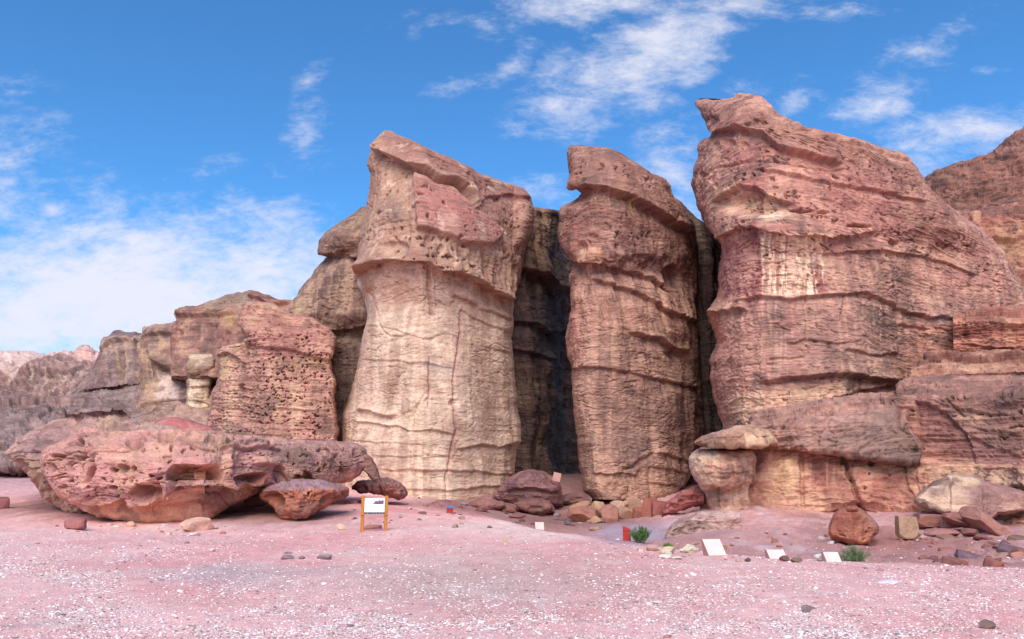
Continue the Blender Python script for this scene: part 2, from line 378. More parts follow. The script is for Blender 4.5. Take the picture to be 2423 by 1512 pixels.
    me.loops.add(nq*4+ntr*3); me.loops.foreach_set('vertex_index', np.concatenate([F.ravel(), tr.ravel()]).astype(np.int32))
    me.polygons.add(nq+ntr)
    me.polygons.foreach_set('loop_start', np.concatenate([np.arange(nq)*4, nq*4+np.arange(ntr)*3]).astype(np.int32))
    me.polygons.foreach_set('loop_total', np.concatenate([np.full(nq, 4), np.full(ntr, 3)]).astype(np.int32))
    me.update(calc_edges=True); me.validate()
    me.polygons.foreach_set('use_smooth', np.ones(len(me.polygons), bool))
    a = me.attributes.new('Col', 'FLOAT_COLOR', 'POINT'); c4 = np.ones((len(vv), 4), np.float32); c4[:, :3] = CC; a.data.foreach_set('color', c4.ravel())
    me.materials.append(mat or M_ROCK)
    o = bpy.data.objects.new(name, me); COL.objects.link(o); o.location = loc
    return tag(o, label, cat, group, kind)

# ------------------------------------------------------------------ ground
def _gp():
    pts = []
    def g(u, v, Y): x, y, z = PX(u, v, Y); pts.append((float(x), float(y), float(z)))
    def w(x, y, z): pts.append((x, y, z))
    for x, y in ((-9, 1), (0, 1), (9, 1), (-10, 8), (0, 8), (10, 8), (-7, 16), (0, 16), (8, 14), (-12, 24), (-4, 24), (-30, 10), (30, 8), (-30, 25), (3, 20), (0, 27)): w(x, y, 0)
    # left: open flat rising to the far slope
    g(0, 1225, 41); g(0, 1160, 60); g(0, 1112, 76); g(-500, 1225, 41); g(-500, 1110, 80); g(60, 1180, 52); g(350, 1245, 35.5); g(520, 1242, 36); g(600, 1215, 41); g(700, 1238, 36.5); g(820, 1195, 45)
    g(885, 1257, 31); g(960, 1182, 58); g(1050, 1184, 66); g(1180, 1172, 68); g(850, 1170, 60)
    # crest of the open floor and the lower wash behind it
    g(1040, 1201, 50); g(1150, 1226, 41); g(1250, 1247, 34.5); g(1340, 1264, 30); g(1440, 1287, 25.5); g(1530, 1302, 22.5); g(1620, 1312, 20.8); g(1700, 1318, 20); g(1850, 1328, 19); g(2050, 1340, 18); g(2200, 1346, 17.5); g(2422, 1352, 17); g(2800, 1365, 16)
    w(1.0, 53, -.75); w(4.0, 45, -1.3); w(5.2, 38, -1.35); w(6.5, 32, -1.2)
    g(1160, 1190, 60); g(1290, 1222, 58); g(1330, 1200, 66); g(1400, 1236, 56); g(1300, 1130, 82); g(1360, 1120, 90); g(1500, 1232, 54); g(1600, 1205, 60)
    g(1440, 1270, 42); g(1510, 1262, 42); g(1562, 1236, 46); g(1483, 1284, 37); g(1530, 1290, 33); g(1600, 1292, 31.5)
    # talus mound on the right
    g(1575, 1268, 36); g(1612, 1222, 44); g(1660, 1208, 49); g(1720, 1203, 50.5); g(1800, 1205, 50); g(1900, 1212, 49); g(2040, 1224, 47); g(2160, 1222, 46)
    g(1640, 1275, 34); g(1750, 1255, 38); g(1800, 1292, 31.5); g(1700, 1310, 30); g(1900, 1262, 38); g(2000, 1292, 33.5); g(2080, 1282, 35); g(1950, 1318, 28.5); g(2150, 1265, 38); g(2200, 1320, 28.5)
    g(2300, 1285, 33.5); g(2422, 1330, 25.5); g(2500, 1300, 29); g(2700, 1250, 36); g(2300, 1343, 24); g(2060, 1335, 25.5); g(1850, 1322, 26.5)
    for x in (-160, -90, -40, 0, 40, 90, 160): w(x, 110, 5 if x < -30 else 1.5); w(x*1.3, 200, 4)
    w(45, 55, 1); w(80, 50, 1); w(-80, 45, 1.0); w(60, 20, -.2); w(-60, -10, 0); w(60, -10, 0); w(0, -20, 0)
    return np.array(pts)
_G = _gp()
def _rbf_fit(P, lam=.02):
    n = len(P); d = np.hypot(P[:, None, 0]-P[None, :, 0], P[:, None, 1]-P[None, :, 1])
    K = d + lam*np.eye(n)*0 - 0; A = np.zeros((n+3, n+3)); A[:n, :n] = K - lam*np.eye(n)*5; A[:n, n] = 1; A[:n, n+1] = P[:, 0]; A[:n, n+2] = P[:, 1]; A[n:, :n] = A[:n, n:].T
    return np.linalg.solve(A, np.concatenate([P[:, 2], np.zeros(3)]))
_C = _rbf_fit(_G)
def ground_base(x, y):
    sh = np.shape(x); x = np.ravel(x).astype(float); y = np.ravel(y).astype(float); z = np.zeros_like(x)
    for i in range(0, len(x), 60000):
        a, b = x[i:i+60000], y[i:i+60000]
        # slightly smoothed distance kernel keeps the control points from showing as cones
        d = np.hypot(a[:, None]-_G[None, :, 0], b[:, None]-_G[None, :, 1]); z[i:i+60000] = d @ _C[:-3] + _C[-3] + _C[-2]*a + _C[-1]*b
    far = sst(110, 200, np.abs(y)) + sst(150, 300, np.abs(x)); far = np.clip(far, 0, 1)
    return (z*(1-far) + 3*far*np.sign(np.maximum(y, 0))).reshape(sh)
def ground_z(x, y):
    x = np.asarray(x, float); y = np.asarray(y, float); z = ground_base(x, y)
    rough = sst(17, 30, y)*.62 + .2 + .9*sst(7, 11, x)*sst(20, 26, y)
    z = z + rough*(.22*fbm(x/5, y/5, 0*x, 4, 301) + .07*fbm(x/.9, y/.9, 0*x, 3, 302)) + .02*fbm(x/.5, y/.9, 0*x, 3, 303)
    tal = sst(7, 10, x)*sst(21, 25, y)
    z = z + tal*(.16*np.abs(fbm(x/1.4, y/1.0, 0*x, 4, 305, .6)) + .05*fbm(x/.35, y/.35, 0*x, 3, 306, .65)) + .03*sst(44, 50, y)*fbm(x/.5, y/.5, 0*x, 3, 307)
    return z
def build_ground():
    vs = np.concatenate([np.arange(1660, 1166, -1.5)])
    near = 1.7/np.tan(np.arctan((vs-756)/FOC) - PITCH + 0.0)
    near = near[(near > 0) & (near < 40)]
    ys = np.concatenate([[-3000, -800, -200, -70, -30, -12, -5, 0, 2.5, 4.5, 6], near[near > 6.3], np.arange(near.max()+.12, 100, .16), [101, 103, 106, 110, 118, 130, 150, 190, 300, 600, 1500, 4000]])
    a = np.linspace(-.86, .86, 980); a = np.concatenate([[-40, -10, -4, -2, -1.3, -1], a, [1, 1.3, 2, 4, 10, 40]])
    wd = np.maximum(ys, 5) + 1.5
    wd = np.where(ys < 0, np.maximum(-ys*.8, 12), wd)
    X = a[None, :]*wd[:, None]; Y = np.repeat(ys[:, None], len(a), 1)
    Z = ground_z(X, Y); x, y, z = X.ravel(), Y.ravel(), Z.ravel()
    u, v = UV(x, np.maximum(y, 1), z); ok = y > 2
    n, m = X.shape; idx = np.arange(n*m).reshape(n, m)
    F = np.stack([idx[:-1, :-1], idx[:-1, 1:], idx[1:, 1:], idx[1:, :-1]], -1).reshape(-1, 4)
    base = srgb(234,178,172, 1.0); rose = srgb(222,148,144, 1.0); pale = srgb(234,202,192, 1.0); grey = srgb(172,158,160, .9); red = srgb(186,134,126, .9); shade = srgb(140,104,100, .9)
    b1 = fbm(x/5, y/8, 0*x, 4, 320); b2 = fbm(x/1.6, y/4, 0*x, 4, 321, .6); b3 = fbm(x/.4, y/.6, 0*x, 3, 322, .6)
    c = np.repeat(base[None], len(x), 0)
    c = mixc(c, rose, .75*sst(-.1, .4, b1)); c = mixc(c, pale, .55*sst(0, .5, b2))
    uw = u + 60*b2 + 30*b1; vw = v + 14*b2
    def B(cx, cy, rx, ry, s=1.): return ok*s*np.exp(-(((uw-cx)/rx)**2 + ((vw-cy)/ry)**2)**1.2)
    c = mixc(c, grey, .55*B(520, 1365, 190, 28)); c = mixc(c, grey, .35*B(760, 1345, 260, 12)); c = mixc(c, grey, .45*B(90, 1477, 130, 9)); c = mixc(c, srgb(200,180,170,.9), .6*B(1150, 1380, 420, 70))
    c = mixc(c, rose, .8*B(330, 1335, 220, 10)); c = mixc(c, rose, .8*B(420, 1405, 130, 30)); c = mixc(c, rose, .5*B(650, 1290, 260, 22)); c = mixc(c, rose, .7*B(700, 1330, 60, 6))
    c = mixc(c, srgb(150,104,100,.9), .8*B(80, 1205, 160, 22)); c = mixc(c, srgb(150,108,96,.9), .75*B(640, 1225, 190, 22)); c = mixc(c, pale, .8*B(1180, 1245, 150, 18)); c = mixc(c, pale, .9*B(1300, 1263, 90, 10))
    # the lower wash and the talus are darker, redder earth
    beyond = ok*sst(-.12, -.5, z)*sst(19, 23, y)*sst(-2, 1.5, x); c = mixc(c, red, .9*beyond)
    far = ok*sst(44, 56, y)*sst(-9, -4, x); c = mixc(c, shade, .8*far)  # ground towards the cliff feet coloured darker as shade
    lav = B(1500, 1262, 95, 22, 1.); c = mixc(c, srgb(176,158,172,.9), np.clip(lav*1.2, 0, .9))
    tal = ok*sst(7, 10, x)*sst(21, 26, y); c = mixc(c, srgb(206,156,152,.9), .8*tal); c = mixc(c, srgb(222,190,192,.9), .7*tal*sst(.0, .5, b2)); c = mixc(c, srgb(172,116,104,.9), .7*tal*sst(.05, .45, -b1))
    c = mixc(c, srgb(176,122,114,.9), tal*.7*B(2200, 1300, 260, 60)); c = mixc(c, srgb(196,170,180,.9), .8*B(1650, 1245, 80, 18))
    hl = ok*sst(50, 72, y)*sst(-14, -20, x); c = mixc(c, srgb(190,150,158,.9), .8*hl)
    b4 = fbm(x/.16, y/.22, 0*x, 2, 330, .6); rip = fbm(x/.5+y*.3, y/1.8, 0*x, 3, 331, .6)
    c = c*(1+.16*np.clip(b3, -1, 1)+.1*np.clip(b4, -1, 1)+.12*np.clip(rip, -1, 1))[:, None]
    gr = .3 + 1.1*B(90, 1340, 480, 100) + 1.0*B(650, 1470, 500, 40) + .9*B(1350, 1500, 900, 36) + .5*B(1900, 1420, 700, 60)
    gr = np.clip(gr, 0, 1.2)*(1-.8*beyond)*(1-.5*far)*ok
    m, nt, b = nodes_mat('pink_gravel'); N = nt.nodes; L = nt.links
    b.inputs['Roughness'].default_value = .95; b.inputs['Specular IOR Level'].default_value = .12
    at = N.new('ShaderNodeAttribute'); at.attribute_name = 'Col'; ag = N.new('ShaderNodeAttribute'); ag.attribute_name = 'grav'; geo = N.new('ShaderNodeNewGeometry')
    def M(op, a_, b_=None, clamp=False):
        n_ = N.new('ShaderNodeMath'); n_.operation = op; n_.use_clamp = clamp
        for i, q in enumerate((a_, b_)):
            if q is None: continue
            if isinstance(q, (int, float)): n_.inputs[i].default_value = q
            else: L.new(q, n_.inputs[i])
        return n_.outputs[0]
    def noise(s, d, r=.6):
        n_ = N.new('ShaderNodeTexNoise'); L.new(geo.outputs['Position'], n_.inputs['Vector']); n_.inputs['Scale'].default_value = s; n_.inputs['Detail'].default_value = d; n_.inputs['Roughness'].default_value = r; return n_.outputs['Fac']
    vor = N.new('ShaderNodeTexVoronoi'); vor.inputs['Scale'].default_value = 48; L.new(geo.outputs['Position'], vor.inputs['Vector'])
    vc = N.new('ShaderNodeSeparateColor'); L.new(vor.outputs['Color'], vc.inputs[0])
    vor2 = N.new('ShaderNodeTexVoronoi'); vor2.inputs['Scale'].default_value = 30; L.new(geo.outputs['Position'], vor2.inputs['Vector'])
    vc2 = N.new('ShaderNodeSeparateColor'); L.new(vor2.outputs['Color'], vc2.inputs[0])
    big = noise(1.1, 6, .7)
    thr = M('SUBTRACT', .965, M('MULTIPLY', M('MULTIPLY', ag.outputs['Fac'], M('MULTIPLY', M('SUBTRACT', big, .3, True), 2.6)), .62))
    chip = M('MULTIPLY', M('GREATER_THAN', vc.outputs[0], thr), M('LESS_THAN', vor.outputs['Distance'], .42))
    chip2 = M('MULTIPLY', M('GREATER_THAN', vc2.outputs[0], M('ADD', thr, .12)), M('LESS_THAN', vor2.outputs['Distance'], .33))
    ch = M('MAXIMUM', chip, chip2)
    dk = M('MULTIPLY', M('GREATER_THAN', vc.outputs[1], .93), M('LESS_THAN', vor.outputs['Distance'], .35))
    g2 = noise(34, 5, .75); g3 = noise(7, 6, .7)
    mr = N.new('ShaderNodeMapRange'); L.new(M('ADD', M('MULTIPLY', g2, .6), M('MULTIPLY', g3, .4)), mr.inputs[0]); mr.inputs[1].default_value = .3; mr.inputs[2].default_value = .7; mr.inputs[3].default_value = .66; mr.inputs[4].default_value = 1.26
    vm = N.new('ShaderNodeVectorMath'); vm.operation = 'SCALE'; L.new(at.outputs['Color'], vm.inputs[0]); L.new(mr.outputs[0], vm.inputs['Scale'])
    vor3 = N.new('ShaderNodeTexVoronoi'); vor3.inputs['Scale'].default_value = 62; L.new(geo.outputs['Position'], vor3.inputs['Vector'])
    vc3 = N.new('ShaderNodeSeparateColor'); L.new(vor3.outputs['Color'], vc3.inputs[0])
    vmg = N.new('ShaderNodeVectorMath'); vmg.operation = 'SCALE'; L.new(vm.outputs[0], vmg.inputs[0]); L.new(M('ADD', .82, M('MULTIPLY', vc3.outputs[1], .36)), vmg.inputs['Scale']); vm = vmg
    m1 = N.new('ShaderNodeMix'); m1.data_type = 'RGBA'; L.new(M('MULTIPLY', dk, .65), m1.inputs[0]); L.new(vm.outputs[0], m1.inputs[6]); m1.inputs[7].default_value = (.16, .12, .13, 1)
    m2 = N.new('ShaderNodeMix'); m2.data_type = 'RGBA'; L.new(M('MULTIPLY', ch, .75), m2.inputs[0]); L.new(m1.outputs[2], m2.inputs[6]); m2.inputs[7].default_value = (.82, .76, .77, 1)
    L.new(m2.outputs[2], b.inputs['Base Color'])
    bp = N.new('ShaderNodeBump'); bp.inputs['Strength'].default_value = .6; bp.inputs['Distance'].default_value = .02
    L.new(M('ADD', M('ADD', g2, M('MULTIPLY', g3, 1.6)), M('MULTIPLY', ch, .5)), bp.inputs['Height']); L.new(bp.outputs[0], b.inputs['Normal'])
    V = np.stack([x, y, z], -1)
    o = mesh_np('ground', V, F, m, c, attrs={'grav': gr}); o['kind'] = 'structure'; return o
build_ground()
def on_ground(u, v, guess=30., lift=0.):
    """distance at which the line of sight through (u, v) meets the ground"""
    Ys = np.concatenate([np.arange(5, 40, .1), np.arange(40, 110, .5)]); x, y, z = PX(u, v, Ys); g = ground_z(x, y)
    below = np.nonzero(z <= g)[0]
    i = below[0] if len(below) else int(np.argmin(z-g)); return float(x[i]), float(y[i]), float(g[i])
# ------------------------------------------------------------------ the far hills
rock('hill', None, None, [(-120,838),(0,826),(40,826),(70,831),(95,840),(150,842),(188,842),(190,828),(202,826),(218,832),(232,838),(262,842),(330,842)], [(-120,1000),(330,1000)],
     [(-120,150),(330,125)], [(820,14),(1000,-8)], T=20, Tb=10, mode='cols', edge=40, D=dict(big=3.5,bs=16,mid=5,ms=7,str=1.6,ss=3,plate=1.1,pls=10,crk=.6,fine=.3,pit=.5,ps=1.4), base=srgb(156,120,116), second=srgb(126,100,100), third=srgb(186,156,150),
     layers=[cpoly([(-130,800),(60,800),(330,830),(330,842),(200,852),(190,862),(130,858),(90,858),(60,880),(35,900),(0,870),(-130,880)], srgb(236,206,200), .95, 5), cblob(205,845,22,14,0,srgb(226,170,158),.9),  # pale crest colour stands in for sunlight on the hilltop
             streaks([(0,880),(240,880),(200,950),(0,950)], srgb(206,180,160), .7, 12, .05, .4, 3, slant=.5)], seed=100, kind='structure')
rock('hill', None, None, [(2100,470),(2185,424),(2215,404),(2260,388),(2310,376),(2345,362),(2370,340),(2395,322),(2422,306),(2600,230)], [(2100,760),(2600,760)],
     [(2100,108),(2600,95)], [(200,18),(760,-6)], T=16, Tb=14, mode='cols', edge=60, D=dict(big=1.6,bs=12,mid=3.,ms=5,str=1.2,ss=2.2,plate=.7,pls=7,crk=.8,fine=.5,pit=.4,ps=1), base=srgb(142,98,88), second=srgb(106,80,76), third=srgb(166,120,108), seed=104, kind='structure')
rock('rock_shoulder', 'red brown rock shoulder rising behind the right side of the big right-hand pillar', 'cliff', [(2080,540),(2140,500),(2190,480),(2250,498),(2320,502),(2380,488),(2440,470),(2600,440)], [(2080,900),(2600,900)],
     [(2080,80),(2600,72)], [(440,5),(700,0)], T=6, Tb=9, mode='cols', edge=40, D=dict(big=1.4,bs=8,mid=2.,ms=3,str=.9,ss=2,plate=.45,pls=5,crk=.6,fine=.4,pit=.3,ps=.8), base=srgb(168,112,102), second=srgb(124,92,86), third=srgb(196,152,126),
     feats=[ledge([(2150,560),(2250,545),(2340,570),(2450,560)],1.5,30,8,.8)], layers=[cblob(2340,620,60,50,0,OCHRE,.5)], seed=108)
# ------------------------------------------------------------------ low slope and the receding cliffs on the left
rock('rock_slope', None, None, [(-150,925),(0,928),(60,935),(120,945),(200,925),(260,915),(330,905),(420,915),(480,930),(560,945),(640,950)], [(-150,1130),(0,1125),(640,1100)],
     [(-150,82),(200,84),(640,82)], [(900,14),(960,2),(1060,-12),(1130,-16)], T=8, Tb=6, mode='cols', edge=30, D=dict(big=1.8,bs=7,mid=1.3,ms=4,str=1.1,ss=1.6,plate=.3,pls=5,crk=.5,fine=.15,pit=.3,ps=.7,dip=(-.12,0)), base=srgb(156,132,130), second=srgb(128,104,102), third=srgb(184,152,144),
     feats=[ledge([(-150,985),(0,975),(90,960),(190,965),(260,985)],1.3,25,8,.8), ledge([(150,1000),(260,985),(330,1005),(420,985)],1.4,22,8,1.), ledge([(240,950),(330,955),(410,965),(470,1000)],1.2,20,7,.8), poly([(120,1010),(140,968),(180,1022),(150,1030)],1.4,4), crack([(100,1000),(135,962),(180,1020)],1.,4)],
     layers=[cblob(300,1015,100,20,0,srgb(190,160,150),.8), cblob(420,980,90,30,0,BROWN,.6), cblob(60,950,120,25,0,srgb(150,110,106),.6)], seed=112, kind='structure')
rock('stepped_cliff', 'grey brown cliff with vertical streaks, farthest and lowest step of the left skyline', 'cliff', [(100,990),(140,960),(175,925),(210,885),(232,840),(240,822),(243,800),(262,795),(270,788),(300,786),(345,790),(420,800)], [(100,1010),(420,1010)],
     [(100,98),(420,90)], [(780,4),(1010,-4)], T=6, Tb=12, mode='cols', edge=12, D=dict(big=1.2,bs=7,mid=.5,ms=3,str=.4,ss=2,flu=1.3,fs=1.5,crk=.3,fine=.15), base=srgb(142,116,114), second=srgb(108,92,100), third=srgb(178,150,130),
     feats=[ledge([(240,832),(262,812),(300,806),(345,812)],1.6,16), crack([(290,840),(280,900),(270,950)],1.2,5), crack([(315,800),(330,900)],1.2,5), ledge([(200,940),(260,925),(320,928),(360,940)],1,20,6,.8)],
     layers=[streaks([(245,810),(345,800),(345,930),(240,930)], OCHRE, .7, 8, .0, .4, 5), streaks([(230,800),(345,790),(345,960),(150,960)], MAUVE, .7, 11, .0, .4, 7), cpoly([(230,850),(248,850),(255,950),(180,960)],srgb(122,92,96),.8,6)], seed=116)
rock('stepped_cliff', 'streaked tan cliff with a hollow and pale cream patch, second step of the left skyline', 'cliff', [(325,990),(334,930),(334,790),(338,772),(352,770),(380,768),(410,762),(430,758),(500,760),(600,765),(640,770)], [(325,1025),(640,1040)],
     [(325,87),(640,80)], [(760,3),(1030,-5)], T=6, Tb=12, mode='cols', edge=11, D=dict(big=1.2,bs=6,mid=.6,ms=2.6,str=.5,ss=1.8,flu=.7,fs=1.3,crk=.35,fine=.15,pit=.3,ps=.7), base=srgb(158,126,116), second=srgb(126,104,102), third=srgb(190,158,132),
     feats=[ledge([(338,800),(400,792),(470,800),(560,795),(620,800)],1.3,18,6,.7), ledge([(358,850),(372,862),(400,872),(440,880),(500,900),(540,905)],2.6,26,14,1.6), bump(370,870,14,16,0,1.4), ledge([(340,965),(420,950),(500,960)],1.2,20,6,.6)],
     layers=[streaks([(338,780),(380,780),(380,950),(338,950)], OCHRE, .7, 6, .0, .35, 5), cpoly([(372,882),(400,884),(425,890),(428,945),(372,950)],srgb(226,200,190),.95,5), cpoly([(345,905),(368,900),(372,950),(348,950)],srgb(200,160,140),.7,6), cblob(430,840,60,30,0,srgb(168,126,116),.6)], seed=120)
rock('stepped_cliff', 'tall reddish cliff of broken ledges with a rounded grey top, highest of the left', 'cliff', [(405,800),(414,768),(420,755),(412,742),(416,732),(440,724),(478,722),(500,712),(540,700),(575,696),(596,692),(630,700),(660,706),(700,712),(760,716)], [(405,900),(760,900)],
     [(405,83),(760,76)], [(690,5),(900,-3)], T=6, Tb=14, mode='cols', edge=11, jag=3, D=dict(big=1.3,bs=6,mid=.8,ms=2.5,str=.6,ss=1.6,flu=.3,crk=.35,fine=.15,pit=.35,ps=.7), base=srgb(164,116,108), second=srgb(130,104,98), third=srgb(196,156,134),
     feats=[ledge([(412,752),(450,748),(500,752),(560,745)],1.4,14,6,.7), ledge([(590,706),(620,716),(650,728),(690,720)],1.6,12,6,.8), hollow(545,765,16,10,0,1.2), hollow(500,775,14,8,0,1.)],
     layers=[cpoly([(480,716),(540,700),(590,694),(590,722),(560,735),(480,738)],srgb(150,132,118),.9,6), cblob(545,760,25,18,0,OCHRE,.5), cpoly([(600,706),(680,716),(680,735),(610,730)],srgb(176,118,108),.8,6)], seed=124)
rock('rock_column', 'slim cream banded rock column under a thicker tan cap, left of the honeycombed cliff', 'rock column', [(446,838),(440,856),(439,870),(441,884),(442,920),(440,950),(436,975),(430,1020)], [(508,838),(513,850),(511,870),(506,885),(500,920),(498,960),(500,1020)],
     [(430,80),(520,80)], [(830,.6),(866,-.8),(886,.2),(1020,0)], T=3, Tb=5, edge=14, p=3, D=dict(big=.4,mid=.3,ms=1.4,str=.8,ss=1.3,crk=.25,fine=.12,pit=.15), base=srgb(202,172,146), second=srgb(176,138,120), third=srgb(230,208,182),
     feats=[ledge([(437,878),(470,880),(510,884)],1.,16,5,.5), ledge([(440,915),(500,915)],.6,14,4,.5), ledge([(440,948),(500,948)],.5,12,4,.5)], layers=[cpoly([(420,820),(540,820),(540,876),(420,880)],srgb(158,128,112),1.1,5)], seed=128)
rock('pitted_ledges', 'dark grey ledges full of small holes at the foot of the left cliffs', 'cliff', [(290,1030),(318,996),(336,980),(352,984),(366,962),(392,950),(420,946),(436,958),(470,966),(500,980),(530,990)], [(290,1060),(530,1060)],
     [(290,78),(530,75)], [(950,3),(1060,-4)], T=3, Tb=5, mode='cols', edge=10, jag=3, D=dict(big=.8,bs=4,mid=1.2,str=1.6,ss=.9,crk=.3,fine=.15,pit=.6,ps=.5,pz=.6), base=srgb(168,134,124), second=srgb(134,110,106), third=srgb(190,156,140), seed=132)
# behind-left buttress
rock('buttress', 'rounded brown buttress with a bulging head standing behind the pale left pillar', 'rock buttress', [(885,486),(855,488),(840,500),(815,520),(790,540),(768,558),(757,572),(757,596),(764,604),(778,606),(766,620),(752,632),(735,655),(722,668),(706,682),(696,702),(688,712),(692,740),(700,800),(760,860),(745,900),(730,960),(715,1060)],
     [(890,486),(905,520),(920,1060)], [(690,80),(920,77)], [(480,2),(560,-1),(610,.5),(650,-1),(740,-1),(780,1.2),(860,1.4),(1060,.6)], T=6, Tb=10, edge=60, D=dict(big=1.1,bs=6,mid=.5,ms=2.2,str=.35,ss=1.8,flu=.8,fs=1.4,fm=lambda u,v: sst(600,660,v)*sst(800,760,v),crk=.3,fine=.15,pit=.2), base=srgb(152,118,106), second=srgb(120,98,94), third=srgb(188,156,134),
     feats=[ledge([(757,602),(790,598),(820,600),(850,606),(880,600)],1.6,24,7,1.), ledge([(700,742),(750,750),(790,768),(830,770),(880,758)],2.6,22,12,1.8), hollow(820,595,20,7,0,.8)],
     layers=[cpoly([(690,715),(716,715),(722,745),(692,745)],srgb(214,188,150),.9,5), cpoly([(770,770),(870,775),(870,820),(800,810)],srgb(190,164,142),.9,8), streaks([(700,640),(870,640),(870,760),(700,760)], TAN,.6,9,.0,.4,4), cpoly([(780,815),(860,830),(850,1000),(785,1000)],srgb(112,88,94),.8,10)], seed=136)
def pm_c(u, v): 
    return sst(-.3, .1, fbm(u/60, v/35, 0*u, 2, 141))*sst(730,790,v)*(.35+.65*sst(1045,1000,v))
rock('honeycombed_cliff', 'reddish cliff riddled with rows of small black holes, left of the pale pillar', 'cliff', [(585,714),(563,742),(566,770),(590,800),(570,815),(540,822),(515,826),(509,840),(516,868),(518,880),(512,910),(502,930),(498,960),(484,1000),(478,1060)],
     [(640,714),(690,742),(740,752),(778,778),(796,800),(793,830),(780,850),(784,880),(792,900),(790,940),(795,985),(800,1020),(798,1060)],
     [(478,74),(620,69),(798,72)], [(700,3),(790,0),(1060,-1.5)], T=4, Tb=9, edge=11, p=2.6, jag=3.5, step=1.25, D=dict(big=.8,bs=5,mid=.3,ms=2,str=.8,ss=.85,plate=.1,pls=2.4,crk=.3,fine=.15,pit=.95,ps=.34,pz=.62,pm=pm_c,dip=(.06,0)), base=srgb(186,138,126), second=srgb(154,118,106), third=srgb(210,174,148),
     feats=[ledge([(565,800),(600,818),(640,826),(700,832),(750,850),(795,856)],.9,20,8,.6), crack([(512,836),(560,850),(590,905),(600,940)],.3,6), bump(540,920,24,60,0,.9), ledge([(500,1045),(640,1040),(790,1040)],.4,10), hollow(572,920,5,9,0,1.2), ledge([(510,842),(560,836),(585,860)],1.2,10)],
     layers=[cpoly([(560,720),(700,742),(780,790),(780,880),(640,840),(570,800)],srgb(186,124,118),.6,14), cpoly([(515,842),(560,846),(556,900),(520,900)],srgb(208,178,140),.9,6), cblob(600,760,25,20,0,srgb(206,170,138),.6), cblob(690,1000,60,30,0,srgb(192,134,126),.6), cblob(740,860,50,20,0,OCHRE,.5), cblob(600,950,40,60,0,srgb(178,138,120),.5)], seed=140)
# ------------------------------------------------------------------ walls deep in the two clefts
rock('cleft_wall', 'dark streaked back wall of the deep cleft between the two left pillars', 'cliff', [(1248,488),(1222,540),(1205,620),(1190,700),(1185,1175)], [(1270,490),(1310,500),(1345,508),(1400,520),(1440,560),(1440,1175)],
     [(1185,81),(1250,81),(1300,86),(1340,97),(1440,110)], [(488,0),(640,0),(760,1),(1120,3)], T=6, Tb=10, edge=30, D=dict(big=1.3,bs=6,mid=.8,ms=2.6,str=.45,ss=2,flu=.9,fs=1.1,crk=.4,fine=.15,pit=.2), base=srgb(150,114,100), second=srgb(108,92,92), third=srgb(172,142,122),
     feats=[ledge([(1200,640),(1240,640),(1280,650),(1310,680),(1335,690)],3.2,40,20,1.5), ledge([(1200,765),(1260,762),(1300,790),(1350,780)],1.5,25,10,1), ledge([(1200,830),(1270,835),(1320,860)],1.,16,6,.7)],
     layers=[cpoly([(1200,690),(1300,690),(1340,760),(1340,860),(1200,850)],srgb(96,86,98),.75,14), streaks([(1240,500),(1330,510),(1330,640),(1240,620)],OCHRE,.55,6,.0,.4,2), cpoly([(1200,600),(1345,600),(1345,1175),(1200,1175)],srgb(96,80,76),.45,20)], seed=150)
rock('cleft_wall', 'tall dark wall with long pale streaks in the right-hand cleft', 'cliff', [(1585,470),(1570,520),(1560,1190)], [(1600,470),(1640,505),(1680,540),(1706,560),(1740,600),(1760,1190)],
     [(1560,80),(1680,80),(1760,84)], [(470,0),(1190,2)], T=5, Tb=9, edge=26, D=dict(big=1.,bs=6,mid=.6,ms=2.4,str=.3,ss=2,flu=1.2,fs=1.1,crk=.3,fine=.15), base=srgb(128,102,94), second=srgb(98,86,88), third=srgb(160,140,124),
     layers=[streaks([(1620,600),(1710,600),(1710,900),(1620,900)],srgb(170,156,146),.6,7,.1,.45,2), cpoly([(1560,650),(1760,650),(1760,1190),(1560,1190)],srgb(100,86,84),.5,20), streaks([(1630,520),(1710,540),(1710,760),(1630,760)],srgb(150,112,102),.5,9,.1,.45,6)], seed=154)
